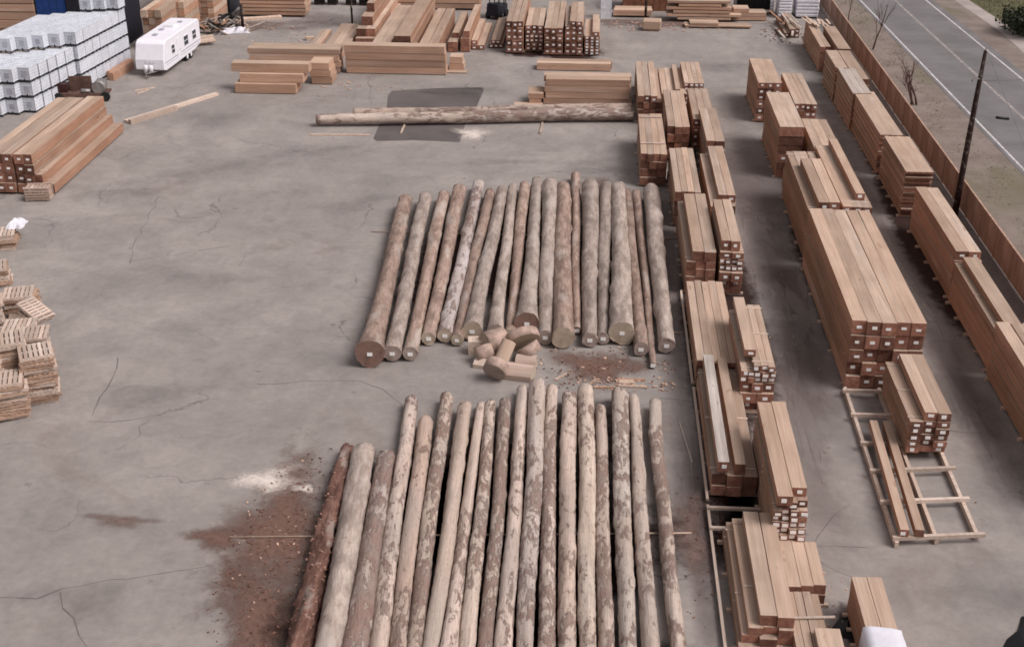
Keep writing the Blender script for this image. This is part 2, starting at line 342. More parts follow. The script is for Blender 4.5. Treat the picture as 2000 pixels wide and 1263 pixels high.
ribbon('road_shoulder', lambda Y: rx('r', Y)+.7, lambda Y: pthx(Y)-.2, 60, 160, M['verge'], -0.014)

def blob(name, cx, cy, rxx, ryy, m, z, rz=0.0, kind='stuff', label=None):
    me = bpy.data.meshes.new(name); vs = [(0, 0, 0)]; fs = []; cov = [1.25]; K = 28; RN = 5
    ph = random.random()*9
    for j in range(1, RN+1):
        for k in range(K):
            a = 2*math.pi*k/K; q = 1+.18*math.sin(3*a+ph)+.12*math.sin(5*a+ph*2)
            vs.append((rxx*q*math.cos(a)*j/RN, ryy*q*math.sin(a)*j/RN, 0)); cov.append(1.25*(1-j/RN)**.8-.35*(j/RN))
    for k in range(K): fs.append((0, 1+k, 1+(k+1) % K))
    for j in range(RN-1):
        for k in range(K):
            a = 1+j*K+k; b = 1+j*K+(k+1) % K; fs.append((a, a+K, b+K, b))
    me.from_pydata(vs, [], fs); me.update(); me.materials.append(m)
    at = me.attributes.new('cover', 'FLOAT', 'POINT'); at.data.foreach_set('value', cov)
    o = mkobj(name, me, None, (cx, cy, z), rz); o['kind'] = kind
    if label: o['label'] = label; o['category'] = name.replace('_', ' ')
    return o
blob('bark_dust', -11.2, 38.0, 3.6, 7.6, M['barkdirt'], 0.006, 0.05, label='reddish brown bark dust spread beside the near row of logs')
blob('bark_dust', -10.6, 33.0, 2.6, 5.0, M['barkdirt'], 0.010, 0.2, label='reddish brown bark dust along the near left log')
blob('bark_dust', -13.4, 37.6, 1.8, 1.2, M['barkdirt'], 0.007, 0.1, label='brown bark dust at the tip of the pale bearer pole')
blob('bark_dust', .6, 51.8, 3.4, 2.7, M['barkdirt'], 0.006, 0.0, label='brown bark dust between the two rows of logs')
blob('bark_dust', 4.0, 39.0, 1.6, 5, M['dirt'], 0.006, 0.0, label='brown dirt right of the near row of logs')
blob('bark_dust', 0.5, 76.0, 2.2, 2.2, M['dirt'], 0.006, 0.0, label='brown dirt beyond the tops of the far row of logs')
blob('bark_dust', -17.3, 38.4, 2.4, 0.7, M['dirt'], 0.006, 0.0, label='small brown smear on the open concrete at lower left')
blob('sawdust', -12.6, 41.5, 2.3, 1.5, M['sawdust'], 0.013, 0.2, label='white sawdust spilled at upper left of the near logs')
blob('sawdust', -8.5, 85.9, 2.1, 2.4, M['sawdust'], 0.013, 0.0, label='white sawdust spilled below the long peeled log')
blob('sawdust', -10.9, 41.0, 0.9, .5, M['sawdust'], 0.014, 0.0, label='small pale patch of sawdust beside the red barked log')
for x, y, a, b_ in ((9.8, 72, 3.1, 26), (9.3, 50, 2.6, 14), (16.6, 66, 2.3, 32), (10.6, 58, 2.4, 16), (21.0, 62, 2.0, 40), (4.2, 62, 1.4, 22), (4.3, 40, 1.3, 12), (16.8, 50, 1.6, 12)):
    blob('shade_stain', x, y, a, b_, M['stain_shade'], 0.0050, label='brownish painted shade along the lumber aisle')  # shade between the stacks, painted onto the aisle floor
for x, y, a, b_, t_ in ((-25, 77, 9, 3.0, .5), (-29, 73, 5, 2.2, .2), (-18, 82, 5, 2.4, .3), (-20, 60, 5, 3, 0), (-28, 88, 4, 4, .5), (-6, 80, 7, 1.2, .1), (-19, 48, 5, 2, .3), (15, 36, 3, 2, .3), (1, 79, 4, 1.6, 0), (-14, 72, 5, 2, .6), (-9, 97, 5, 2, 0), (10, 105, 8, 3, .2), (-17, 34, 4, 2, .2)):
    blob('oil_stain', x, y, a, b_, M['oil'], 0.0040, t_, label='dark oily stain on the open concrete')
for x, y, a, b_, t_ in ((-3.9, 64, 7.9, 9.6, 0), (-2.6, 39.5, 6.2, 10.6, 0), (-3.4, 37, 7.0, 10.0, 0), (-3.2, 29, 8.0, 9.0, 0)): blob('contact_shade', x, y, a, b_, M['shade'], 0.0155, t_, label='painted dark shade under and between the rows of logs')  # painted shade that deepens the gaps between and under the logs
for x, y, a, b_ in ((6.5, 62, 2.4, 32), (6.5, 38, 2.0, 10), (5.6, 86, 2.2, 10), (13.2, 66, 2.2, 18), (19.2, 66, 1.7, 30), (-3.4, 110, 5.2, 5), (-35.6, 78, 2.3, 8), (9.5, 33, .9, 3)): blob('contact_shade', x, y, a, b_, M['shade'], 0.0075, 0, label='dark shade painted under and between the lumber stacks')  # painted contact shade beneath the stacks
blob('brown_dirt', 5.5, 120.5, 14, 3.0, M['dirt'], 0.005, label='reddish dirt before the far lumber piles')
blob('shade_stain', -25.5, 119, 6, 5, M['stain_shade'], 0.005, label='dark stain and painted shade at the top edge of the yard')  # partly stain, partly shade painted into the ground colour
blob('brown_dirt', -33, 117, 10, 3.4, M['dirt'], 0.005, label='brown dirt around the far left debris')
def pxpoly(name, pts, m, z): return sheet(name, [tuple(G(*p)[:2]) for p in pts], m, z)
pxpoly('asphalt_patch', [(755, 211), (757, 190), (764, 178), (860, 172), (942, 171), (945, 176), (930, 211), (840, 214)], M['patch'], 0.004)
pxpoly('asphalt_patch', [(729, 271), (741, 243), (910, 240), (898, 278), (810, 274), (735, 276)], M['patch'], 0.0045)
def crack(pts, w_=0.032):
    b = MB(); P = []
    for i in range(len(pts)-1):
        a = G(*pts[i]); c_ = G(*pts[i+1]); L = (c_-a).length; k = max(2, int(L/0.7))
        for j in range(k): P.append(a.lerp(c_, j/k)+Vector((random.uniform(-.14, .14), random.uniform(-.14, .14), 0)))
    P.append(G(*pts[-1]))
    for a, c_ in zip(P, P[1:]):
        d = (c_-a); d.z = 0
        if d.length < 1e-4: continue
        u = Vector((-d.y, d.x, 0)).normalized()*w_*random.uniform(.35, 1.1)
        b.quad([(q.x, q.y, 0.003) for q in (a-u, a+u, c_+u*.8, c_-u*.8)][::-1])
    o = b.build('pavement_crack', M['crack']); o['kind'] = 'structure'
for pts in ([(500, 752), (560, 745), (700, 744), (745, 760), (785, 790)], [(0, 1168), (80, 1165), (170, 1140), (300, 1125), (420, 1102)],
            [(420, 1135), (462, 1155), (465, 1190), (470, 1230)], [(1700, 1065), (1590, 1062), (1615, 1030), (1660, 985)],
            [(1580, 1090), (1640, 1112), (1690, 1135)], [(175, 820), (260, 822), (350, 800), (400, 780)], [(225, 700), (222, 740), (180, 810)],
            [(253, 510), (360, 495), (450, 480)], [(720, 150), (722, 180), (725, 205)], [(1290, 775), (1345, 783), (1360, 790)],
            [(1860, 840), (1930, 845)], [(1560, 675), (1600, 672), (1640, 680)], [(1405, 128), (1468, 127)], [(1815, 668), (1850, 666)],
            [(250, 515), (280, 440), (310, 385)], [(110, 1160), (150, 1210), (170, 1263)], [(470, 520), (480, 495)], [(900, 300), (990, 305), (1100, 300)],
            [(1050, 340), (1160, 330), (1250, 345)]): crack(pts)

# fence
fence = thing('fence', 'long reddish brown board fence between the lumber yard and the road', 'fence', (XF, 0, 0))
pm = MB(); pm.box(-0.02, 0.02, 0.06, 2.94, 0.05, 1.78); pme = pm.mesh('fence_panel', M['fence'])
rm = MB(); rm.box(-0.05, 0.05, 0.0, 3.0, 1.78, 1.83); rme = rm.mesh('fence_rail', M['fencecap'])
qm = MB(); qm.box(-.06, .06, -.05, .05, 0, 1.777); qme = qm.mesh('fence_post', M['fence'])
for i in range(46):
    y = 18+3*i
    mkobj('fence_panel', pme, fence, (random.uniform(-.01, .01), y, 0)); mkobj('top_rail', rme, fence, (0, y, random.uniform(-.01, .01)))
    mkobj('fence_post', qme, fence, (0, y, 0))

# ---------------- timbers ----------------
ORD = ['zero', 'first', 'second', 'third', 'fourth', 'fifth', 'sixth', 'seventh', 'eighth', 'ninth', 'tenth', 'eleventh', 'twelfth', 'thirteenth', 'fourteenth', 'fifteenth', 'sixteenth', 'seventeenth']
specs = []; sticks = []; bearers = []
def stack(desc, x0, x1, yf, yb, rows, z0=0.13, gap=0.03, tags=True, axis='Y', yaw=0.0, stick=True, bear=True, kind='timber', tp=None):
    """rows bottom -> top: (n, height[, x0, x1, dyf, tags, dyb])"""
    z = z0; nr = len(rows)
    if z0 < 0.5 and bear: bearers.append((desc, x0, x1, yf, yb, z0, axis))
    for ri, rw in enumerate(rows):
        n_, h = rw[0], rw[1]; a = rw[2] if len(rw) > 2 and rw[2] is not None else x0; b = rw[3] if len(rw) > 3 and rw[3] is not None else x1
        dyf = rw[4] if len(rw) > 4 else 0.0; tg = rw[5] if len(rw) > 5 else tags; dyb = rw[6] if len(rw) > 6 else 0.0
        wd = (b-a)/n_; top = (ri == nr-1)
        for ci in range(n_):
            from_top = nr-ri
            nm = 'uppermost' if from_top == 1 else (ORD[from_top]+' row')
            pos = ('only one' if n_ == 1 else ORD[ci+1]+' from left') if axis == 'Y' else ('front one' if ci == 0 else ORD[ci+1]+' from front')
            if n_ == 1: pos = 'alone'
            rowtxt = 'top row' if from_top == 1 else ORD[from_top]+' row down'
            cen = a+wd*(ci+.5)
            specs.append(dict(label='%s, %s, %s, %s' % ('squared timber' if kind == 'timber' else 'sawn board', rowtxt, pos, desc), cen=cen, w=wd-.018, h=h-gap, z=z,
                f=yf+dyf+random.uniform(-.11, .11), b=yb+dyb+random.uniform(-.10, .10), top=top or (rows[ri+1][0] < n_), left=(ci == 0), tag=tg and random.random() < .95,
                axis=axis, yaw=yaw+random.uniform(-.004, .004), desc=desc, kind=kind, big=(x0+x1)/2, tp=tp))
        if not top and stick and gap > 0.02: sticks.append((desc, max(a, x0), b, yf, yb, z+h-gap, gap, axis))
        z += h
S = stack
# aisle beside the logs, left files, far to near
S('farthest stack right of the long log', 3.1, 4.85, 89.0, 98.5, [(4, .5), (4, .5), (4, .5), (3, .5, 3.1, 4.5, 0, True)], tags=False)
S('dark ended stack at the long log end', 3.0, 4.65, 76.0, 84.5, [(3, .52), (3, .52), (3, .5), (4, .5)], tags=False)
S('plain ended stack before the single beam', 4.9, 6.35, 81.2, 89.8, [(3, .56), (3, .56), (3, .56), (3, .54)], tags=False)
S('far low stack carrying one small beam', 4.9, 6.7, 91.0, 98.2, [(4, .55), (4, .55), (4, .5), (1, .3, 5.9, 6.25, .2, False)], tags=False)
S('stack right of the farthest log tops', 4.8, 6.3, 69.3, 77.2, [(4, .5), (4, .5), (4, .5), (4, .6)], tags=False)
S('stack with two big raised beams by logs', 4.95, 6.45, 60.0, 68.5, [(3, .5), (3, .45), (3, .42), (3, .4), (2, .55, 5.25, 6.45, 0, False)], tags=False)
S('low board topped stack mid log aisle', 4.9, 6.75, 50.2, 58.8, [(3, .5), (3, .5), (5, .25, None, None, -.1)], tags=False)
S('stack with the long white beam on top', 4.95, 6.7, 41.4, 50.1, [(3, .45), (3, .5), (2, .5, 5.4, 6.7, 0, False)], tags=False)
specs[-2]['tp'] = 'grey'; specs[-2]['tag'] = True; specs[-2]['w'] = .42; specs[-2]['cen'] = 5.35; specs[-2]['z'] += .12; specs[-1]['cen'] = 6.0; specs[-1]['w'] = .4
S('nearest left stack topped by two pale beams', 5.15, 7.0, 30.5, 38.7, [(5, .38, None, None, -3), (3, .32, 5.25, 6.95, 1.9, False, -.1), (3, .3, 5.45, 6.9, 2.0, False, -.2), (2, .42, 5.8, 6.9, 2.1, False, -.3)], tags=False)
# second file
S('farthest stack of the second file', 6.6, 8.05, 92.3, 98.3, [(4, .4), (4, .35), (4, .35), (4, .35), (4, .3), (4, .3)])
S('second farthest stack of the second file', 6.7, 8.15, 83.3, 90.7, [(3, .6), (3, .5), (3, .5), (3, .5)])
S('short raised pair in the second file', 7.15, 8.3, 77.3, 84.4, [(2, .55), (2, .6), (2, .5), (1, .4, 7.75, 8.3, -.5), (2, .5)], tags=False)
S('low run under two long pale beams', 6.75, 8.15, 67.6, 76.8, [(3, .7), (3, .65), (3, .55), (2, .5, 7.2, 8.15, .5)], tags=False)
specs[-1]['tag'] = True
S('tall mixed stack right of two raised beams', 6.65, 7.85, 60.0, 66.2, [(2, .42), (2, .4), (2, .5, None, None, -.3), (4, .3), (4, .35), (2, .35), (2, .55, 6.7, 7.65, .3)])
S('stack of many tagged ends mid second file', 6.6, 8.05, 47.9, 53.9, [(2, .5, None, None, .3), (2, .5), (3, .45), (5, .28), (5, .28), (3, .3, 7.1, 8.0, 0), (1, .35, 6.75, 7.25, .7)])
S('tallest near stack of small tagged beams', 6.75, 7.95, 37.6, 44.0, [(4, .26)]*8+[(3, .30, 6.85, 7.95, .1), (2, .42, 6.8, 7.9, .3)])
specs[-2]['f'] += -.5
S('near low stack at lower right of aisle', 7.05, 8.35, 35.0, 37.6, [(3, .4), (3, .4)], tags=False)
S('lowest nearest stack under the loose stick', 6.9, 8.0, 29.0, 34.6, [(4, .4), (4, .42)], tags=False)
# middle rows
S('farthest stack of the middle lumber row', 11.7, 13.4, 90.0, 96.6, [(3, .5)]*3+[(3, .45)]*3)
S('far right stack of middle lumber row', 14.0, 15.55, 87.2, 95.2, [(4, .55), (4, .55), (4, .55), (4, .5)])
S('stack of three huge beams, middle row', 11.75, 13.3, 78.0, 85.8, [(3, .5), (3, .5), (2, .5), (1, .6), (1, .6), (1, .65)], tags=False)
for q in specs[-9:-4:2]: q['tag'] = True
S('smooth topped stack, middle row, right side', 13.65, 15.3, 74.9, 82.0, [(3, .55)]*4+[(3, .5)], tags=False)
S('stepped stack behind the biggest stack', 11.7, 13.4, 64.6, 74.6, [(4, .65), (4, .65), (4, .6), (4, .55), (4, .45), (2, .5, 12.2, 13.35, .1, True, -2.8)], tags=False)
S('stack behind biggest, under single beam', 13.5, 15.05, 64.7, 75.0, [(3, .55)]*5+[(3, .45, None, None, -.1, True), (1, .4, 14.3, 14.8, 1.0, True)], tags=False)
S('biggest stack, five wide, middle row', 11.55, 14.75, 50.4, 63.9, [(5, .66)]*3+[(5, .68)]*2, gap=.05)
S('narrow stack standing on the pale rack', 13.0, 14.6, 44.6, 49.6, [(3, .3)]*5+[(2, .38, 13.55, 14.6, .1)], z0=.42, bear=False)
S('pair of loose beams on the empty rack', 11.45, 12.75, 38.8, 46.6, [(2, .34)], z0=.42, bear=False, tags=False)
for q, xx in zip(specs[-2:], (11.75, 12.3)): q['w'] = .32; q['cen'] = xx; q['yaw'] = -.04
specs[-2]['tag'] = True
# fence row
S('farthest stack by the fence', 18.3, 19.15, 104.0, 113.0, [(2, .5)]*4, tags=False)
S('far stack touching the fence', 19.45, 20.45, 102.4, 110.3, [(2, .5)]*4+[(1, .25)], tags=False)
S('far stack by fence with wide gaps', 18.1, 19.0, 95.4, 100.6, [(1, .38)]*7, gap=.09)
S('weathered stack tucked against the fence', 19.3, 20.3, 93.5, 102.0, [(2, .45)]*5, tags=False)
S('fence row stack with grey weathered top', 18.15, 19.45, 88.3, 95.0, [(2, .4)]*6+[(3, .3)], gap=.07, tags=False, tp='grey')
S('long fence row stack with split top', 18.3, 19.75, 79.2, 88.9, [(2, .38)]*6+[(2, .36)], gap=.06)
S('fence stack of many thin boards', 18.35, 19.95, 71.7, 78.4, [(1, .165)]*17, gap=.05, tags=False, kind='board')
S('near fence stack with dark tagged ends', 18.45, 19.85, 60.2, 69.6, [(3, .42)]*5+[(2, .5, 18.5, 19.75, 0)])
S('narrow near stack along the fence', 18.4, 19.5, 52.3, 60.0, [(2, .42)]*5+[(1, .35, 18.75, 19.5, 0, False)])
S('nearest long stack at right picture edge', 18.25, 20.0, 41.0, 52.0, [(3, .45)]*6, tags=False)
# far block of end-on stacks
S('leftmost of five far end-on stacks', -7.75, -6.3, 108.2, 121.0, [(3, .54)]*5)
S('second of five far end-on stacks', -6.15, -4.6, 109.0, 115.9, [(3, .36)]*2+[(4, .36)]*2+[(3, .38)]*2)
S('third of five far end-on stacks', -4.45, -2.85, 107.7, 118.4, [(3, .58)]*4, gap=.06)
S('fourth of five far end-on stacks', -2.7, -1.15, 107.8, 115.5, [(3, .56)]*3+[(3, .4)]*2+[(2, .4, -2.3, -1.2)])
S('rightmost of five far end-on stacks', -1.0, .3, 107.9, 114.4, [(3, .26)]*5+[(3, .3), (1, .4, -.35, .25)])
S('small far pile left of end-on stacks', -9.4, -8.15, 110.0, 118.5, [(3, .38), (2, .34, -9.2, -8.4)], bear=False, z0=.05)
S('two beam pile left of end-on stacks', -10.9, -9.75, 109.3, 117.8, [(2, .4), (1, .4, -10.9, -10.35), ], bear=False, z0=.05)
S('slim tall pile by the long bunks', -11.75, -10.95, 108.5, 119.0, [(1, .6), (1, .6), (1, .6, -11.5, -10.95)], bear=False, z0=.05, tags=False)
S('slim pile just right of long bunks', -12.85, -12.0, 108.3, 118.0, [(2, .4), (2, .5), (1, .45, -12.6, -12.0, 1.5)], bear=False, z0=.05, tags=False)
S('wide beam pile behind the right long bunk', -14.9, -13.3, 105.0, 118.6, [(1, .5), (1, .5), (2, .5)], bear=False, z0=.05, tags=False)
S('highest wide pile behind right long bunk', -17.0, -15.4, 104.5, 120.5, [(1, .6), (1, .6), (1, .6), (1, .5, -16.9, -15.5)], bear=False, z0=.05, tags=False)
S('third wide pile behind right long bunk', -18.9, -17.3, 104.8, 119.5, [(1, .55), (1, .5), (1, .5)], bear=False, z0=.05, tags=False)
S('tall stepped pile in the far centre left', -21.3, -19.3, 111.0, 128.0, [(2, .6, None, None, -.8), (2, .7, -21.3, -19.6), (1, .8, -21.0, -20.0, 1.2), (1, .8, -20.8, -20.1, 3.0)], bear=False, z0=.05, tags=False)
S('low pile behind the left long bunk', -23.7, -21.6, 104.0, 116.5, [(3, .4)], bear=False, z0=.05, tags=False)
S('lone slim board pile behind left bunk', -25.2, -24.2, 105.5, 114.5, [(2, .35)], bear=False, z0=.05, tags=False)
# long bunks lying across the view
X = dict(axis='X', tags=False, bear=False)
S('right hand long bunk in the far centre', 101.0, 102.2, -20.4, -12.25, [(1, .55), (1, .57), (1, .58), (1, .6)], z0=.06, **X)
S('left hand long bunk, far', 100.9, 102.8, -28.4, -20.9, [(2, .5), (2, .5), (2, .5), (2, .45)], z0=.06, **X)
S('low stepped bunk in front at left', 95.5, 96.6, -28.4, -22.3, [(1, .75, 94.7, 96.6, .4, False, -.9), (1, .7, 95.1, 96.6, .7, False, -.3), (1, .7)], z0=.06, **X)
S('short bunk stub beside the stepped bunk', 97.6, 99.6, -22.6, -21.0, [(1, .6), (1, .55), (1, .55)], z0=.06, **X)
S('end stub right of the right long bunk', 102.3, 103.6, -12.1, -10.9, [(1, .6), (1, .55)], z0=.06, **X)
S('single thick bunk before end-on stacks', 103.0, 104.5, -4.75, 1.35, [(2, .6)], z0=.06, **X)
S('four layer bunk above the long log', 93.4, 95.5, -3.8, 2.7, [(2, .45), (2, .48), (2, .5), (2, .5)], z0=.06, **X)
S('low bunk end left of four layer bunk', 93.0, 95.0, -5.0, -3.95, [(1, .5), (1, .4)], z0=.06, **X)
S('flat boards at the four layer bunk', 91.6, 93.2, -6.0, -3.9, [(2, .2)], z0=.04, **X)
S('thin board before the end stub', 101.6, 102.4, -12.4, -10.6, [(2, .1)], z0=.03, **X)
# far left stack
S('left pile by the totes, leftmost half', -37.6, -35.75, 72.0, 84.2, [(3, .62)]*4)
S('left pile by the totes, right half', -35.6, -34.45, 72.0, 84.6, [(3, .6, -35.6, -33.3), (3, .62, -35.6, -33.95), (2, .62, -35.6, -34.35), (2, .66)])
# far right loose boards heap near white wrap
S('loose pile at far end of fence row', 17.0, 18.3, 115.5, 122.0, [(3, .4), (2, .4, 17.4, 18.3)], bear=False, z0=.05)
S('tarp covered pack at the lower right', 9.05, 10.05, 31.4, 34.7, [(2, .5), (2, .5), (2, .45)], tags=False)
# far piles of boards across the top edge
S('messy far board pile, centre right', 121.0, 123.0, 6.6, 12.6, [(3, .3, None, None, 1.0), (3, .3, None, None, 0, False, 1.0), (3, .35, None, None, .6), (3, .3), (3, .3, None, None, 1, False, -1), (2, .3)], z0=.25, gap=.08, **X)
S('low flat far board pile in front', 118.6, 120.0, 8.2, 13.5, [(3, .18, None, None, 0, False, .8), (2, .22, None, None, .5, False, -2.2)], z0=.15, gap=.05, **X)
S('far pile beside the dark bin', 121.8, 123.4, 12.9, 16.0, [(2, .35), (2, .4), (2, .35, None, None, 0, False, -1.6)], z0=.1, **X)
S('far boards beside the brown wall', 122.5, 124.4, 1.6, 5.2, [(2, .3), (2, .25)], z0=.2, **X)
S('far leftmost board bunk by dark shed', 120.5, 123.0, -34.3, -28.0, [(2, .35), (2, .35), (2, .35), (2, .35), (2, .35), (2, .35)], z0=.2, gap=.08, **X)
S('far centre bunk under the top edge', 124.5, 126.5, -20.0, -11.5, [(2, .5), (2, .5), (2, .5)], z0=.2, gap=.08, **X)

E_MATS = [M['side'], M['top'], M['end'], M['grey'], M['endl']]
def score(s):
    L = s['b']-s['f']; 
    if s['axis'] == 'Y': d2 = ((s['f']+s['b'])/2)**2+700; a = s['w']*s['h']*1.2+(s['w']*L*.4 if s['top'] else 0)+(s['h']*min(L, 6)*.3 if s['left'] and s['big'] > 3 else 0)
    else: d2 = s['cen']**2+700; a = L*(s['h'] if s['left'] else .02)+(s['w']*L*.25 if s['top'] else 0)
    return a/d2
ranked = sorted([s for s in specs if s['kind'] == 'timber'], key=score, reverse=True)
keep = set(id(s) for s in ranked[:298]) | set(id(s) for s in specs if s['kind'] == 'board')
mesh_cache = {}
tagm = MB(); tagm.box(-.105, .105, -.012, 0.0, -.07, .07); tagme = tagm.mesh('end_tag', M['tag'])
rest = MB(); restx = MB(); resttag = MB()
for s in specs:
    L = s['b']-s['f']; tm = 3 if s['tp'] == 'grey' else 1
    if id(s) in keep:
        if s['axis'] == 'Y':
            b = MB(); b.box(-s['w']/2, s['w']/2, 0, L, 0, s['h'], 0, tm, 2); me = b.mesh('timber', E_MATS)
            o = mkobj('timber' if s['kind'] == 'timber' else 'board', me, None, (s['cen'], s['f'], s['z']), s['yaw'])
        else:
            b = MB(); b.box(0, L, -s['w']/2, s['w']/2, 0, s['h'], 0, 1); me = b.mesh('timber', [M['sidex'], M['topx'], M['endl']])
            o = mkobj('timber', me, None, (s['f'], s['cen'], s['z']), s['yaw'])
        tag(o, s['label'], 'timber' if s['kind'] == 'timber' else 'board', 'timbers of the ' + s['desc'])
        if s['tag']: mkobj('end_tag', tagme, o, (random.uniform(-.05, .05), 0, s['h']/2+random.uniform(-.03, .03)), 0).scale = (random.uniform(.75, 1.15), 1, random.uniform(.7, 1.15))
    else:
        if s['axis'] == 'Y':
            rest.box(s['cen']-s['w']/2, s['cen']+s['w']/2, s['f'], s['b'], s['z'], s['z']+s['h'], 0, tm, 2)
            if s['tag']: resttag.box(s['cen']-.105, s['cen']+.105, s['f']-.012, s['f'], s['z']+s['h']/2-.07, s['z']+s['h']/2+.07)
        else: restx.box(s['f'], s['b'], s['cen']-s['w']/2, s['cen']+s['w']/2, s['z'], s['z']+s['h'], 0, 1)
nv = len(rest.v); rest.v += restx.v; rest.f += [tuple(i+nv for i in f) for f in restx.f]; rest.m += [{0: 5, 1: 6}[k] for k in restx.m]; rest.sm += restx.sm
o = rest.build('stacked_timber', E_MATS+[M['sidex'], M['topx']]); o['kind'] = 'stuff'; tag(o, 'remaining small and hidden squared timbers throughout the stacks', 'timber')
t_ = resttag.build('end_tag', M['tag'], o); t_['kind'] = 'stuff'
# spacer sticks and bearers
sticks.sort(key=lambda q: (q[4]+q[3]) if q[7] == 'Y' else 2*q[1])
cnt = 0; seen = {}
for desc, a, b_, yf, yb, z, g, ax in sticks:
    if ax == 'X' or cnt > 285: continue
    for fr in ((.06, .5, .94) if (yf < 60) else (.06, .94)):
        y = yf+(yb-yf)*fr; key = round(b_-a, 2), g
        if key not in seen: q = MB(); q.box(-.0, b_-a, -.045, .045, .001, g-.001); seen[key] = q.mesh('spacer_stick', M['rack'])
        o = mkobj('spacer_stick', seen[key], None, (a+random.uniform(-.05, .05), y, z), 0)
        tag(o, 'thin spacer stick between timber rows, ' + desc, 'spacer stick', 'spacer sticks in the ' + desc); cnt += 1
for desc, a, b_, yf, yb, z0, ax in bearers:
    if yf > 100 and a < 2: fr_ = (.05, .9)
    else: fr_ = [.03+.94*i/4 for i in range(5)]
    for i, fr in enumerate(fr_):
        q = MB(); q.box(0, b_-a+.3, -.07, .07, 0, z0-.002)
        tag(q.build('bearer', M['pale'], None, (a-.16, yf+(yb-yf)*fr, 0)), 'short wooden bearer on the ground under ' + desc, 'bearer', 'bearers under the ' + desc)

# loose sticks lying on stack tops
for (x0, y0, x1, y1, z, lab) in ((4.95, 54.9, 6.7, 55.0, 1.26, 'pale stick lying across the low board topped stack, nearer one'), (4.95, 58.3, 6.5, 58.3, 1.26, 'pale stick lying across the low board topped stack, farther one'),
    (3.05, 83.6, 4.6, 83.6, 2.18, 'pale stick across the back of the dark ended stack'), (3.05, 78.0, 4.6, 78.0, 2.18, 'pale stick across the front of the dark ended stack'),
    (6.85, 33.2, 8.35, 33.35, .96, 'dark stick lying on the lowest nearest stack at lower right'), (13.7, 74.4, 15.0, 74.5, 3.24, 'pale stick on the stack behind the biggest stack')):
    q = MB(); M4 = Matrix.Translation((0, 0, 0)); dx, dy = x1-x0, y1-y0; L = math.hypot(dx, dy); q.box(0, L, -.05, .05, 0, .04)
    tag(q.build('loose_stick', M['rack'], None, (x0, y0, z), math.atan2(dy, dx)), lab, 'stick')

# long pale rails lying along the edge of the log-side stacks
for y0, y1, x0, lab in ((31.5, 40.6, 4.78, 'nearest long pale rail along the log side of the stacks'), (41.0, 49.8, 4.80, 'middle long pale rail along the log side of stacks'), (50.2, 60.0, 4.78, 'farthest long pale rail along the log side of stacks')):
    q = MB(); q.box(-.05, .05, 0, y1-y0, .14, .24); tag(q.build('ground_rail', M['rack'], None, (x0, y0, 0)), lab, 'rail')
for y, lab in ((39.0, 'nearer'), (40.3, 'farther')):
    q = MB(); q.box(0, 2.0, -.07, .07, .245, .35); tag(q.build('cross_sleeper', M['rack'], None, (4.75, y, 0)), lab+' pale sleeper beyond the nearest left stack', 'sleeper')
# ---------------- rack ----------------
rk = thing('rack', 'pale timber ground rack of rails and crossbars, mostly empty', 'rack', (13, 44, 0))
def rail(nm, x0, y0, x1, y1, z0, z1, wd):
    L = math.hypot(x1-x0, y1-y0); q = MB(); q.box(0, L, -wd/2, wd/2, z0, z1)
    mkobj(nm, q.mesh(nm, M['rack']), rk, (x0-13, y0-44, 0), math.atan2(y1-y0, x1-x0))
for x0, y0, x1, y1 in ((11.5, 38.6, 11.55, 50.2), (13.0, 38.9, 13.05, 50.2), (14.55, 39.3, 14.6, 50.2)): rail('rail', x0, y0, x1, y1, .02, .26, .14)
for i, y in enumerate((38.75, 41.05, 43.2, 45.3, 47.6, 49.7)): rail('crossbar', 11.35, y, 14.8, y+(.45 if i < 3 else .05), .262, .41, .15)

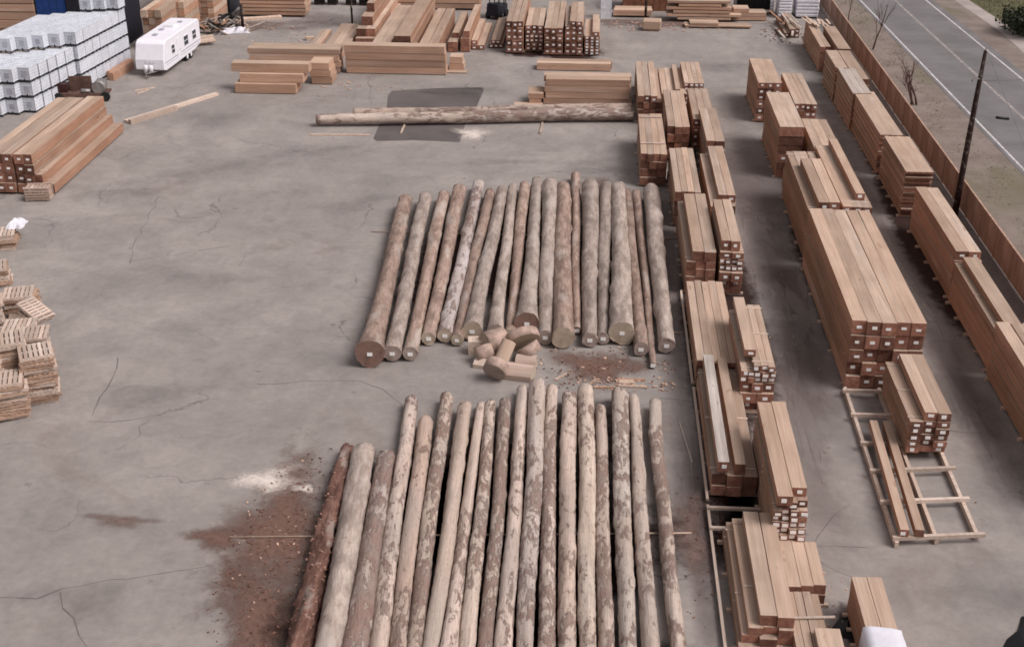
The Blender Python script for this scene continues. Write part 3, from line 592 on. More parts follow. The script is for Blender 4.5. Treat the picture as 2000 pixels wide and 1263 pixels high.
# ---------------- logs ----------------
logs_n = 0
def make_log(a, b, ra, rb, mat, endm, label, group, colr=(.5, .4, .33, .5), tagged=True, flare=1.12, wob=.03, rough=.045, bearz=.14):
    a = Vector(a); b = Vector(b); L = (b-a).length; K, NR = 24, 90
    sd_ = random.random()*50; mb = MB(); vs = []
    kb = [(random.uniform(.08,.92), random.uniform(0,6.28), random.uniform(.08,.22)) for _ in range(10)]
    def cen(t): return Vector((wob*math.sin(sd_+t*5.1)*math.sin(math.pi*t)+.5*wob*math.sin(sd_*2+t*11)*math.sin(math.pi*t), t*L, 0.02*math.sin(sd_+t*9)))
    for i in range(NR+1):
        t = i/NR; r_ = ra+(rb-ra)*t; r_ *= 1+(flare-1)*math.exp(-t*14); c_ = cen(t)
        for k in range(K):
            an = 2*math.pi*k/K
            kn = sum(am*math.exp(-((t-kt)*L/.35)**2)*max(0, math.cos(an-ka))**4 for kt, ka, am in kb)
            rr = r_*(1+kn+rough*math.sin(3*an+sd_+t*7)+rough*.35*math.sin(t*37+sd_*3+2*an)+random.uniform(-1, 1)*rough*1.0)
            mb.v.append((c_.x+rr*math.cos(an), c_.y, c_.z+rr*math.sin(an)))
    for i in range(NR):
        for k in range(K):
            p = i*K+k; q = i*K+(k+1) % K; mb.f.append((p, q, q+K, p+K)[::-1]); mb.m.append(0); mb.sm.append(True)
    # ragged broken bark and saw line at the tips
    for i_ in (0, NR):
        for k in range(K):
            x_, y_, z_ = mb.v[i_*K+k]; mb.v[i_*K+k] = (x_, y_+random.uniform(-.07, .07)*(0.3 if i_ == 0 else 1.0), z_)
    mb.f.append(tuple(range(K))); mb.m.append(1); mb.sm.append(False)
    mb.f.append(tuple(NR*K+k for k in range(K))[::-1]); mb.m.append(1); mb.sm.append(False)
    d = b-a; o = mb.build('log', [mat, endm], None, a)
    o.rotation_euler = (math.asin(d.z/L), 0, math.atan2(-d.x, d.y)); o.color = colr
    tag(o, label, 'log', group)
    if tagged: mkobj('end_tag', tagme, o, (0, -.004, -.02), 0).scale = (1.15, 1, 1.3)
    return o
PEEL = (.64, .51, .44)
def px_log(f, fr, bk, br, mat, endm, label, group, **kw):
    def pt(p, d):
        q = G(p[0], p[1], 0.4); r_ = 1.1*d/2/( 43.0*(p[1]+600)/1360.0 ); r_ = max(r_, .15)
        q = G(p[0], p[1], r_+.07); return q, r_
    A_, ra = pt(f, fr); B_, rb = pt(bk, br); A_.z = ra+.07; B_.z = rb+.07
    make_log(A_, B_, ra/(1+(kw.get('flare', 1.12)-1)*.9), rb, mat, endm, label, group, **kw)
U = 'logs of the far row laid side by side'
BG, BB, BR, LG = M['barkgrey'], M['barkbrown'], M['barkred'], M['log']; EP, EG, ER = M['endpale'], M['endgrey'], M['endred']
far_logs = [
 ((722, 691), 50, (792, 392), 24, BB, ER, 'leftmost log of the far row, brown with a very wide flared butt', {'flare': 1.5}),
 ((766, 690), 31, (831, 386), 22, BG, EG, 'grey log second from left in the far row', {}),
 ((801, 691), 26, (867, 382), 20, BB, EG, 'brown barked log third from left in the far row', {}),
 ((837, 661), 25, (898, 371), 23, BB, EP, 'brown log fourth from left in the far row', {}),
 ((869, 655), 27, (935, 360), 19, LG, EP, 'whitish half peeled log fifth from left in the far row', {'colr': (.55, .48, .47, .55)}),
 ((893, 664), 22, (957, 376), 18, BB, EP, 'brown knobbly log sixth from left in the far row', {}),
 ((922, 647), 36, (981, 372), 19, BG, EP, 'grey tan log with a wide pale butt, seventh from left, far row', {'flare': 1.3}),
 ((968, 648), 29, (1002, 366), 16, BG, EG, 'slim grey log eighth from left in the far row', {'flare': 1.3}),
 ((997, 651), 19, (1025, 363), 19, BB, EP, 'thin brown log ninth from left in the far row', {}),
 ((1029, 632), 43, (1049, 353), 17, BG, ER, 'grey log with a broad reddish butt, tenth from left, far row', {'flare': 1.5}),
 ((1065, 659), 27, (1075, 361), 27, BG, EG, 'pale grey log just right of the broad reddish butt', {}),
 ((1100, 660), 39, (1100, 366), 24, BB, EP, 'reddish tan log with a round pale cream end', {}),
 ((1127, 645), 15, (1124, 342), 15, BB, ER, 'thinnest reddish pole sticking out beyond the far row tops', {'flare': 1.0}),
 ((1152, 664), 27, (1153, 364), 29, BG, EG, 'grey log right of the thinnest reddish pole', {}),
 ((1178, 661), 22, (1183, 365), 22, BG, EG, 'slim grey log left of the thickest grey log', {}),
 ((1215, 650), 44, (1208, 367), 24, BG, EP, 'thickest grey green log with a rounded pale end, far row', {'flare': 1.15}),
 ((1252, 682), 26, (1225, 374), 14, BB, EG, 'brown log with a notched end, fourth from right, far row', {}),
 ((1276, 713), 11, (1243, 378), 15, BB, EG, 'thin brown pole reaching nearest, second from right, far row', {'flare': 1.0}),
 ((1302, 675), 29, (1272, 373), 29, BG, EG, 'rightmost thick smooth grey log of the far row', {})]
for f, fr, bk, br, mt, em, lb, kw in far_logs: px_log(f, fr, bk, br, mt, em, lb, U, tagged=('cream' not in lb), **kw)
B_ = 'logs of the near row laid side by side'
near = [ # back px, back d, x and d at y=1263
 ((678, 868), 22, 582, 50, BR, .5, 'leftmost log of the near row, dark red rough bark', PEEL),
 ((711, 884), 42, 642, 58, BG, .5, 'thick grey barked log second from left in the near row', PEEL),
 ((755, 890), 33, 690, 52, LG, .85, 'grey patchy log third from left in the near row', (.46, .38, .34)),
 ((803, 776), 24, 739, 38, LG, .52, 'cream peeled log with dark patches, fourth from left, near row', PEEL),
 ((831, 818), 28, 776, 33, LG, .40, 'short topped pinkish log fifth from left in the near row', (.52, .38, .31)),
 ((872, 769), 24, 808, 33, LG, .55, 'peeled log with a brown tip, sixth from left, near row', (.55, .44, .37)),
 ((908, 789), 25, 841, 33, LG, .20, 'smooth tan log seventh from left in the near row', (.53, .42, .35)),
 ((940, 780), 15, 873, 33, LG, .45, 'peeled log eighth from left in the near row', PEEL),
 ((958, 781), 20, 914, 32, LG, .60, 'spotted cream log ninth from left in the near row', (.62, .5, .42)),
 ((987, 779), 22, 949, 29, LG, .75, 'dull greyish log tenth from left in the near row', (.47, .38, .32)),
 ((1021, 753), 20, 984, 35, LG, .45, 'cream log with round brown patches, ninth from right, near row', PEEL),
 ((1050, 750), 31, 1026, 33, LG, .42, 'brown tipped grey log eighth from right in the near row', (.56, .47, .42)),
 ((1078, 751), 20, 1066, 34, LG, .55, 'spotted log seventh from right in the near row', PEEL),
 ((1112, 770), 27, 1106, 35, LG, .55, 'cream log with long dark patches, sixth from right, near row', (.64, .50, .42)),
 ((1144, 758), 29, 1150, 33, LG, .38, 'palest clean peeled log fifth from right in the near row', (.66, .54, .45)),
 ((1173, 790), 20, 1186, 32, LG, .50, 'half brown log fourth from right in the near row', (.54, .43, .37)),
 ((1210, 765), 30, 1227, 33, LG, .55, 'wide greyish cream log third from right in the near row', (.57, .49, .43)),
 ((1238, 768), 19, 1272, 35, LG, .40, 'greyish log second from right in the near row', (.54, .44, .38)),
 ((1280, 781), 22, 1319, 32, LG, .60, 'rightmost blotchy wavy log of the near row', (.60, .49, .42))]
for bk, bd, xb, db, mt, al, lb, cc in near:
    q0 = G(bk[0], bk[1], .5); q1 = G(xb, 1263, .5); d = (q1-q0); d = d*((21.0)/d.length)
    sc_ = lambda y: 43.0*(y+600)/1360.0
    rb = 1.04*bd/2/sc_(bk[1]); rm_ = 1.0*db/2/sc_(1263); frac = (q1-q0).length/21.0; ra = rb+(rm_-rb)/frac
    A_ = q0+d; A_.z = ra+.07; q0.z = rb+.07
    make_log(A_, q0, ra, rb, mt, EP, lb, B_, colr=cc+(al,), tagged=True, wob=.035 if 'wavy' not in lb else .16, rough=.055 if mt != BR else .17)
flk = plain('loose_bark_flake', (0.30, 0.17, 0.13), 0.9, 0, 0.5)
for o_ in [x for x in col.objects if x.name.startswith('log') and x.get('label', '').endswith('dark red rough bark')]:
    q = MB(); vv = o_.data.vertices
    for i in range(420):
        c_ = random.choice(vv).co
        if c_.z < -.05: continue
        s1 = random.uniform(.02, .075); q.box(-s1*.6, s1*.6, -s1, s1, -.02, .015, M=Matrix.Translation(c_*1.0) @ Matrix.Rotation(random.uniform(0, 3), 4, 'Z') @ Matrix.Rotation(random.uniform(-.9, .9), 4, 'X'))
    f_ = q.build('bark_flakes', flk, o_); f_['kind'] = 'stuff'
a = G(1236, 224, .5); b = G(618, 237, .35); a.z = .56; b.z = .48
make_log(b, a, .36, .46, LG, ER, 'single long peeled log lying across the yard on two sticks', None, colr=(.64, .52, .45, .62), tagged=False, flare=1.0, wob=.12)
a = G(1234, 212, .5); b = G(690, 222, .4); a.z = .52; b.z = .44
make_log(b, a, .30, .38, LG, ER, 'pinkish slimmer peeled log lying just behind the long log', None, colr=(.55, .42, .35, .45), tagged=False, flare=1.0, wob=.15)
# bearers under logs
for x0, y0, x1, y1, lab in ((-13.0, 37.6, 4.1, 39.0, 'long pale pole bearer under the near row of logs'), (-11.0, 30.0, 4.3, 30.0, 'front pole bearer under the near row of logs'),
    (-12.7, 67.3, 5.0, 67.5, 'long pale bearer under the far end of far row'), (-10.9, 55.5, 4.6, 55.5, 'long bearer near the butts of the far row')):
    q = MB(); L = math.hypot(x1-x0, y1-y0); q.tube([(0, 0, .035), (L, 0, .035)], .034, 8); tag(q.build('log_bearer', M['pale'], None, (x0, y0, 0), math.atan2(y1-y0, x1-x0)), lab, 'bearer', 'bearers under the logs')
for p0, p1, lab in (((794, 236), (783, 262), 'short pale stick under the long log, left one'), ((1063, 230), (1055, 262), 'short pale stick under the long log, right one')):
    A_ = G(*p0); C_ = G(*p1); A_.y += 2; q = MB(); dv = C_-A_; q.box(0, dv.length, -.06, .06, 0, .105); tag(q.build('log_bearer', M['pale'], None, A_, math.atan2(dv.y, dv.x)), lab, 'bearer')

# log rounds and wedges between the rows
def round_piece(px, py, r_, L, rot, label, em=EP, half=False, mat=None):
    p = G(px, py); mb = MB(); K = 20; pr = []
    for k in range(K):
        an = 2*math.pi*k/K
        if half and math.sin(an) < -0.25: pr.append((r_*math.cos(an), -.25*r_))
        else: pr.append((r_*math.cos(an)*random.uniform(.96, 1.03), r_*math.sin(an)*random.uniform(.96, 1.03)))
    for yy in (-L/2, 0, L/2):
        for x, z in pr: mb.v.append((x, yy, z))
    for j in range(2):
        for k in range(K): a_ = j*K+k; b2 = j*K+(k+1) % K; mb.f.append((a_, b2, b2+K, a_+K)[::-1]); mb.m.append(0); mb.sm.append(not half)
    mb.f.append(tuple(range(K))); mb.m.append(1); mb.sm.append(False); mb.f.append(tuple(2*K+k for k in range(K))[::-1]); mb.m.append(1); mb.sm.append(False)
    o = mb.build('log_round', [mat or BB, em]); o.rotation_euler = rot; o.location = p
    me = o.data; R3 = o.rotation_euler.to_matrix(); o.location.z = -min((R3 @ v.co).z for v in me.vertices)+.01
    tag(o, label, 'log offcut', 'log offcuts heaped between the rows'); return o
BP = plain('heap_bark', (0.40, 0.29, 0.24), 0.9, 0, 0.25)
M['tan'] = wood('split_tan', (0.44, 0.325, 0.265, 1), (0.58, 0.455, 0.39, 1), False)
round_piece(966, 690, .60, 1.05, (0, R(20), R(-55)), 'thick tan log round at the middle of the offcut heap', EP, mat=BP)
round_piece(1020, 690, .82, .45, (R(35), 0, R(24)), 'wide flat log disc leaning behind the offcut heap', M['endpale'], mat=BP)
round_piece(1034, 704, .55, .5, (R(50), 0, R(60)), 'second tan disc tilted behind the heap', M['endpale'], mat=BP)
round_piece(969, 742, .56, .50, (R(25), 0, R(-20)), 'low log disc with grained end nearest in the offcut heap', EG, mat=BP)
round_piece(1016, 735, .50, 1.25, (0, 0, R(78)), 'split pinkish log chunk at the right of the offcut heap', EP, True, M['tan'])
round_piece(1028, 715, .44, .95, (0, 0, R(84)), 'small split chunk behind the pinkish chunk', EP, True, M['tan'])
round_piece(984, 714, .34, 1.35, (R(42), R(10), R(-16)), 'pale tongue shaped slab propped on the offcut heap', M['pale'], True, M['pale'])
round_piece(946, 706, .38, .8, (R(12), 0, R(-70)), 'short brown round lying left under the heap', EP, mat=BP)
q = MB(); q.box(-.42, .40, -.3, .3, 0, .72); tag(q.build('wood_block', M['pale'], None, G(932, 688), R(6)), 'pale square block left of the offcut heap', 'wood block')
q = MB(); q.box(-.36, .46, -.24, .24, 0, .2); q.quad([(-.36, -.24, .201), (.46, -.24, .201), (.46, .12, .40), (-.36, .12, .36)]); tag(q.build('wood_wedge', M['rack'], None, G(941, 716), R(-12)), 'small whitish wedge lying left of the offcut heap', 'wood wedge')
def plank(p0, p1, wd, th, label, m='pale', z=.0, grp=None):
    A_ = G(*p0); C_ = G(*p1); dv = C_-A_; q = MB(); q.box(0, dv.length, -wd/2, wd/2, 0, th)
    return tag(q.build('plank', M[m], None, (A_.x, A_.y, z+.003), math.atan2(dv.y, dv.x)), label, 'plank', grp)
plank((1208, 747), (1237, 747), .3, .08, 'short white slat by the far tips of near logs')
plank((1208, 755), (1262, 757), .14, .08, 'long thin pale slat right of the bark dust')
plank((1206, 742), (1260, 743), .12, .07, 'thin brown slat behind the short white slat', 'side')
plank((1083, 743), (1106, 730), .07, .06, 'thin diagonal sliver of wood between the log rows')
plank((1160, 758), (1198, 757), .1, .06, 'reddish sliver of wood among the bark dust', 'side')
plank((606, 264), (722, 265), .14, .08, 'thin pale plank on the ground left of the asphalt patch')
plank((246, 240), (424, 186), .42, .20, 'long pale double plank lying diagonally on open concrete', 'rack')
plank((254, 243), (345, 215), .3, .34, 'shorter pale plank laid along the long diagonal plank', 'rack')
plank((1327, 826), (1352, 905), .05, .04, 'thin rod on the concrete right of the near logs', 'grey')

# wood chips as ground litter
random.seed(11)
def chips(name, m, zones, label):
    q = MB()
    for (cx, cy, ax, ay, n_, s0) in zones:
        for i in range(n_):
            a_ = random.uniform(0, 6.28); rr = random.random()**.6; x = cx+ax*rr*math.cos(a_); y = cy+ay*rr*math.sin(a_)
            s1 = s0*random.uniform(.4, 1.6); s2 = s1*random.uniform(.2, .6)
            q.box(-s1, s1, -s2, s2, 0, .02+.03*random.random(), M=Matrix.Translation((x, y, .012)) @ Matrix.Rotation(random.uniform(0, 3.14), 4, 'Z') @ Matrix.Rotation(random.uniform(-.3, .3), 4, 'Y'))
    o = q.build(name, m); o['kind'] = 'stuff'; o['label'] = label; o['category'] = 'litter'
chips('wood_chips', M['chip'], [(-11, 38, 2.4, 5, 60, .035), (.8, 52, 3, 2.4, 40, .06), (5.6, 119, 8, 2, 120, .12), (-21, 97.5, 6, 1.2, 30, .1), (2, 50.2, 2.5, .6, 60, .09), (9.8, 55, 1.5, 25, 30, .03), (-30, 113, 5, 4, 60, .1), (8.6, 35, .8, 4, 24, .03)], 'pale wood chips scattered over bark dust and concrete')
chips('bark_chips', M['chipd'], [(-10.6, 37, 2.4, 7, 420, .035), (.8, 51.6, 3.4, 2.4, 160, .035), (4.3, 38, 1, 5, 50, .035), (17, 117, 2, 4, 80, .1), (9, 60, 10, 25, 16, .03)], 'dark bark chips scattered around the logs')

# ---------------- pallets ----------------
def pallet_proto():
    q = MB()
    for i in range(7): q.box(-.6+.176*i, -.6+.176*i+.13, -.6, .6, .12, .145)
    for i in range(3): q.box(-.6, .6, -.6+.55*i, -.6+.55*i+.10, .022, .118)
    for i in range(3): q.box(-.6+.52*i, -.6+.52*i+.12, -.6, .6, 0, .02)
    return q
pme_ = pallet_proto().mesh('pallet', [M['rack']]); pmd = pallet_proto().mesh('pallet', [wood('pallet_tan', (0.38, 0.25, 0.18, 1), (0.52, 0.37, 0.285, 1), False)]); PS = 1.18
def pstack(cx, cy, rz, n_, what, z0=0.0, mixed=True):
    for i in range(n_):
        fromtop = n_-i; o = mkobj('pallet', pmd if (mixed and random.random() < .45 and fromtop > 1) else pme_, None, (cx+random.uniform(-.09, .09), cy+random.uniform(-.09, .09), z0+.147*i), rz+random.uniform(-.09, .09)); o.scale = (PS, PS, 1)
        tag(o, 'wooden pallet, %s, %s' % ('top one' if fromtop == 1 else ORD[fromtop]+' from top', what), 'pallet', 'pallets in the '+what)
pstack(-24.0, 47.3, R(24), 16, 'tallest pallet stack at the left edge')
pstack(-25.6, 48.1, R(30), 17, 'pallet stack just left of the tallest one')
pstack(-26.4, 50.9, R(16), 12, 'middle pallet stack behind the tallest one')
pstack(-29.2, 53.6, R(24), 11, 'pallet stack at picture edge beside the tilted pallets')
pstack(-24.75, 45.9, R(24), 12, 'nearest pallet stack at the left edge')
pstack(-26.2, 46.9, R(24), 15, 'pallet stack behind the nearest one')
pstack(-25.2, 49.5, R(20), 14, 'pallet stack behind the tallest one')
pstack(-28.1, 55.0, R(14), 10, 'pallet stack left of the tilted pallet')
pstack(-33.0, 63.9, R(14), 6, 'small far pallet stack beneath white sheeting')
pstack(-31.3, 59.0, R(24), 7, 'low pallet stack cut by the picture edge')
for i, (dx, dz, t) in enumerate(((0, .55, 24), (.1, .72, 26), (-.05, .9, 29))):
    o = mkobj('pallet', pme_, None, (-26.7+dx, 53.3, dz+.45), 0, (R(-8), R(t), R(-22))); tag(o, 'tilted pallet leaning off its stack, %s of the three' % ('lowest', 'middle', 'highest')[i], 'pallet', 'tilted pallets')
def crumple(name, cx, cy, z, sx, sy, sz, m, label, cat, n_=18, seed=1, rz=0.0):
    rd = random.Random(seed); q = MB(); g = [[0]*(n_+1) for _ in range(n_+1)]
    for i in range(n_+1):
        for j in range(n_+1):
            u, v_ = i/n_*2-1, j/n_*2-1; e = max(0, 1-max(abs(u), abs(v_))**3)
            h = (.55*e+.45*e*rd.random())*sz
            a_ = 1+.12*math.sin(4*math.atan2(v_, u)+seed); q.v.append((u*sx*a_, v_*sy*a_, h))
    for i in range(n_):
        for j in range(n_):
            a_ = i*(n_+1)+j; q.f.append((a_, a_+n_+1, a_+n_+2, a_+1)); q.m.append(0); q.sm.append(False)
    return tag(q.build(name, m, None, (cx, cy, z), rz), label, cat)
crumple('plastic_sheet', -32.6, 64.9, .88, .45, .6, .4, M['wrap'], 'crumpled white plastic on the small far pallet stack', 'plastic sheet', 9, 3)
# broken crate by the left pile
q = MB(); random.seed(5)
for i in range(5):
    for j in range(6): q.box(-.75+.25*j, -.75+.25*j+.2, -.5, .45, .06+.17*i, .06+.17*i+.06+.03*random.random())
    q.box(-.75, .75, -.52, -.42, .13+.17*i, .2+.17*i); q.box(-.75, .75, .35, .45, .13+.17*i, .2+.17*i)
tag(q.build('crate_pile', M['tan'], None, (-34.0, 71.3, 0), R(8)), 'dull brown bundle of slats before the left timber pile', 'slat bundle')

# ---------------- totes ----------------
def tote_proto():
    t = thing('tote', 'white plastic tote', 'tote')
    q = MB(); q.box(-.47, .47, -.56, .56, .15, 1.10); q.tube([(0, 0, 1.10), (0, 0, 1.14)], .11, 10); mkobj('bottle', q.mesh('bottle', M['tote']), t)
    c_ = MB(); b = .013
    for z in (.2, .42, .64, .86, 1.08):
        c_.box(-.5, .5, -.6, -.6+2*b, z-b, z+b); c_.box(-.5, .5, .6-2*b, .6, z-b, z+b); c_.box(-.5, -.5+2*b, -.57, .57, z-b, z+b); c_.box(.5-2*b, .5, -.57, .57, z-b, z+b)
    for i in range(6):
        x = -.48+.192*i; c_.box(x-b, x+b, -.598, -.578, .14, 1.12); c_.box(x-b, x+b, .578, .598, .14, 1.12)
        y = -.57+.228*i; c_.box(-.498, -.478, y-b, y+b, .14, 1.12); c_.box(.478, .498, y-b, y+b, .14, 1.12)
    for y in (-.25, .25): c_.box(-.48, .48, y-.02, y+.02, 1.115, 1.135)
    mkobj('cage', c_.mesh('cage', M['metal']), t)
    p = MB()
    for y in (-.55, 0, .55): p.box(-.5, .5, y-.05, y+.05, 0, .02); p.box(-.5, -.38, y-.05, y+.05, .02, .12); p.box(.38, .5, y-.05, y+.05, .02, .12); p.box(-.07, .07, y-.05, y+.05, .02, .12)
    p.box(-.5, .5, -.6, .6, .12, .148); mkobj('pallet_base', p.mesh('pallet_base', M['palbase']), t)
    s_ = MB(); s_.box(-.18, .18, -.608, -.600, .45, .80); s_.box(-.18, .18, -.603, -.602, .4, .42); mkobj('label_plate', s_.mesh('label_plate', M['rvgrey']), t)
    v_ = MB(); v_.tube([(0, -.62, .2), (0, -.54, .2)], .05, 8); mkobj('valve', v_.mesh('valve', M['black']), t)
    return t
proto = tote_proto(); used = False; PT = 1.16
def place_tote(x, y, z, rz, label, grp):
    global used
    if not used: o = proto; used = True
    else: o = copyof(proto)
    o.location = (x, y, z); o.rotation_euler = (0, 0, rz); tag(o, label, 'tote', grp)
colw = ['rightmost column', 'second column from right', 'third column from right', 'fourth column from right', 'fifth column from right', 'sixth column from right', 'seventh column from right']
def tier(k): return ['ground', 'second', 'third', 'fourth', 'fifth'][k]
for c_ in range(5):
    for r_ in range(5):
        for k in range(3):
            if not (k == 2 or c_ == 0 or r_ == 0): continue
            place_tote(-41.85-1.03*c_+.17*r_*1.22, 89.3-.60*c_+1.22*r_, k*PT, R(-6)+random.uniform(-.03, .03), 'white tote, front block, %s tier, %s, %s row back' % (tier(k), colw[c_], ORD[r_+1]), 'totes of the front block')
for c_ in range(6):
    for r_ in range(7):
        for k in range(4):
            if not (k == 3 or c_ == 0): continue
            place_tote(-40.55-1.03*c_+.11*r_*1.22, 95.4-.60*c_+1.22*r_, k*PT, R(-6)+random.uniform(-.03, .03), 'white tote, tall block, %s tier, %s, %s row back' % (tier(k), colw[c_], ORD[r_+1]), 'totes of the tall back block')
for i in range(3): place_tote(-39.6-1.03*i, 102.6-.3*i, 4*PT, R(-6), 'white tote standing highest on the tall block, %s from right' % ORD[i+1], 'totes of the tall back block')
for i in range(5): place_tote(-27.8+1.35*i+(.5 if i > 1 else 0), 126.5, .5, 0, 'far white tote on dark blocks at the top edge, %s from left' % ORD[i+1], 'far totes at the top edge')
q = MB()
for i in range(5): q.box(-28.3+1.35*i+(.5 if i > 1 else 0), -27.4+1.35*i+(.5 if i > 1 else 0), 126, 127, 0, .49)
tag(q.build('storage_plinth', M['dark']), 'dark low plinth under the far white totes', 'plinth')

# ---------------- travel trailer ----------------
rv = thing('travel_trailer', 'white travel trailer parked beside the stacked totes', 'travel trailer', (-36.1, 99.0, 0), R(-3.5))
W2, LL = 1.22, 8.6
prof = [(0, .55), (.05, 1.35), (.55, 2.55), (.9, 2.78), (LL-.25, 2.85), (LL, 2.7), (LL, .75), (LL-1.6, .5), (.5, .42)]
b = MB(); K = len(prof)
for x in (-W2, W2):
    for y, z in prof: b.v.append((x, y, z))
for k in range(K): a_, c_ = k, (k+1) % K; b.f.append((a_, c_, c_+K, a_+K)); b.m.append(0); b.sm.append(False)
b.f.append(tuple(range(K))[::-1]); b.m.append(0); b.sm.append(False); b.f.append(tuple(K+k for k in range(K))); b.m.append(0); b.sm.append(False)
body = b.build('body', M['rv'], rv)
md = body.modifiers.new('bevel', 'BEVEL'); md.width = .07; md.segments = 3; md.limit_method = 'ANGLE'
q = MB(); q.box(W2+.002, W2+.012, .3, LL-.2, 1.02, 1.10); q.box(W2+.002, W2+.012, .6, LL-.4, .82, .86); q.build('side_stripe', M['rvgrey'], rv)
for y0, y1, z0, z1 in ((1.9, 2.5, 1.45, 2.1), (4.7, 5.6, 1.4, 2.15), (6.7, 7.5, 1.45, 2.15)):
    q = MB(); q.box(W2+.003, W2+.03, y0-.05, y1+.05, z0-.05, z1+.05); fr = q.build('window', M['rv'], rv)
    q = MB(); q.box(W2+.031, W2+.04, y0, y1, z0, (z0+z1)/2-.03); q.box(W2+.031, W2+.04, y0, y1, (z0+z1)/2+.03, z1); q.build('pane', M['glass'], fr)
q = MB(); q.box(W2+.003, W2+.03, 3.1, 3.8, .6, 2.4); dr = q.build('door', M['rv'], rv); q = MB(); q.box(W2+.031, W2+.05, 3.65, 3.72, 1.3, 1.42); q.build('handle', M['steel'], dr)
for x, y in ((.2, 6.9), (-.35, 4.1), (-.2, 2.3)): q = MB(); q.box(x-.2, x+.2, y-.2, y+.2, 2.79, 2.92); q.build('roof_vent', M['rvgrey'], rv)
q = MB(); q.box(-.5, .35, 4.9, 5.9, 2.8, 3.02); q.build('air_conditioner', M['white'], rv)
for sx in (-1, 1):
    for y in (5.2, 6.1):
        x0 = sx*(W2-.24); q = MB(); q.tube([(x0, y, .36), (x0+sx*.22, y, .36)], .36, 18); tw = q.build('wheel', M['tyre'], rv); q = MB(); q.tube([(x0+sx*.2, y, .36), (x0+sx*.235, y, .36)], .19, 14); q.build('rim', M['white'], tw)
    q = MB(); q.box(sx*W2-(.02 if sx > 0 else 0), sx*W2+(.02 if sx < 0 else 0), 4.7, 6.6, .45, .8)
for sx in (-.22, .22): q = MB(); q.tube([(sx, -.35, .45), (sx, -.35, .95), (sx, -.35, 1.02)], [.17, .17, .08], 14); q.build('propane_tank', M['white'], rv)
q = MB(); q.tube([(-.7, .6, .42), (0, -.95, .45)], .05, 6); q.tube([(.7, .6, .42), (0, -.95, .45)], .05, 6); q.tube([(0, -.9, 0), (0, -.9, .5)], .04, 6); q.build('hitch', M['steel'], rv)
q = MB()   # faded grey script-like mark on the nose, illegible in the photo
for k in range(7):
    x = -.42+.12*k; h = (.26, .12, .12, .2, .12, .12, .18)[k]; q.quad([(x, .015+.0, .98), (x+.06, .015, .98), (x+.08, .0, .98+h), (x+.02, .0, .98+h)])
q = MB()
for k in range(7):
    x = -.42+.12*k; h = (.26, .12, .12, .2, .12, .12, .18)[k]; y = lambda z: .05*(z-.55)/.8-.006
    q.quad([(x, y(1.0), 1.0), (x+.05, y(1.0), 1.0), (x+.08, y(1.0+h), 1.0+h), (x+.03, y(1.0+h), 1.0+h)])
q.build('logo', M['rvgrey'], rv)

# ---------------- rusty machine near totes ----------------
mc = thing('scrap_trailer', 'rusty low flatbed with dark red box and grey tank beside the totes', 'scrap trailer', (-39.4, 92.4, 0), R(8))
q = MB(); q.box(-2.2, 2.2, -.7, .7, .45, .62); q.box(-2.2, 2.2, -.72, -.64, .35, .45); q.build('deck', M['rust'], mc)
q = MB(); q.box(-2.3, -.9, -.3, .5, .62, 1.25); q.build('red_box', M['redbox'], mc)
q = MB(); q.box(-.8, .9, .1, .25, .62, 1.75); q.box(-.8, .9, .26, .8, .62, .75); q.build('back_plate', M['rust'], mc)
q = MB(); q.tube([(1.5, -.55, 1.0), (1.5, .55, 1.0)], .48, 16); q.tube([(.2, -.5, .8), (.9, -.45, .75)], .16, 8); q.build('drum', M['steel'], mc)
for x in (-1.5, 2.0): q = MB(); q.tube([(x, -.85, .36), (x, -.62, .36)], .36, 16); q.build('wheel', M['tyre'], mc)
q = MB(); q.box(-.1, .1, -.05, .05, 0, .45, M=Matrix.Translation((-1.9, .5, 0))); q.box(-.1, .1, -.05, .05, 0, .45, M=Matrix.Translation((.3, .5, 0))); q.build('prop', M['rust'], mc)
plank((262, 178), (303, 172), .18, .06, 'yellowish slat under the nose of the travel trailer')
plank((268, 184), (290, 176), .14, .06, 'short slat beside the trailer hitch')
for i, (p0, p1) in enumerate((((214, 152), (256, 126)), ((218, 158), (258, 134)))): plank(p0, p1, .4, .5+.15*i, 'brown beam between totes and trailer, %s one' % ('rear', 'front')[i], 'side')
# broken pallet/panel behind trailer
q = MB()
for i in range(7): q.box(-.9, .9, -.85+.25*i, -.85+.25*i+.2, .3, .33)
for x in (-.8, 0, .7): q.box(x, x+.1, -.85, .85, .2, .3)
tag(mkobj('broken_panel', q.mesh('broken_panel', M['pale']), None, (-34.8, 109.9, .1), 0, (R(6), R(-4), R(24))), 'broken slatted wooden panel lying right of the travel trailer', 'wooden panel')

# ---------------- far edge of the yard ----------------
def boxthing(name, x0, x1, y0, y1, z1, m, label, cat, extra=None):
    t = thing(name, label, cat, ((x0+x1)/2, (y0+y1)/2, 0)); w_, d_ = (x1-x0)/2, (y1-y0)/2
    q = MB(); q.box(-w_, w_, -d_, d_, 0, z1); 
    n_ = max(2, int(w_*2/.6))
    for i in range(n_+1):
        x = -w_+.03+(2*w_-.06)*i/n_; q.box(x-.03, x+.03, -d_-.04, -d_, .05, z1-.05)
    q.build('walls', M[m], t)
    q = MB(); q.box(-w_-.12, w_+.12, -d_-.15, d_+.15, z1+.002, z1+.12); q.build('roof', M['steel'], t)
    if extra: extra(t, w_, d_, z1)
    return t
def bigdoor(t, w_, d_, z1): q = MB(); q.box(-w_*.6, w_*.2, -d_-.08, -d_-.045, .1, z1*.8); q.build('door', M['dark'], t)
boxthing('shed', -42.5, -35.6, 121.5, 128, 4.2, 'navy', 'dark shed behind the debris at the far left', 'shed', bigdoor)
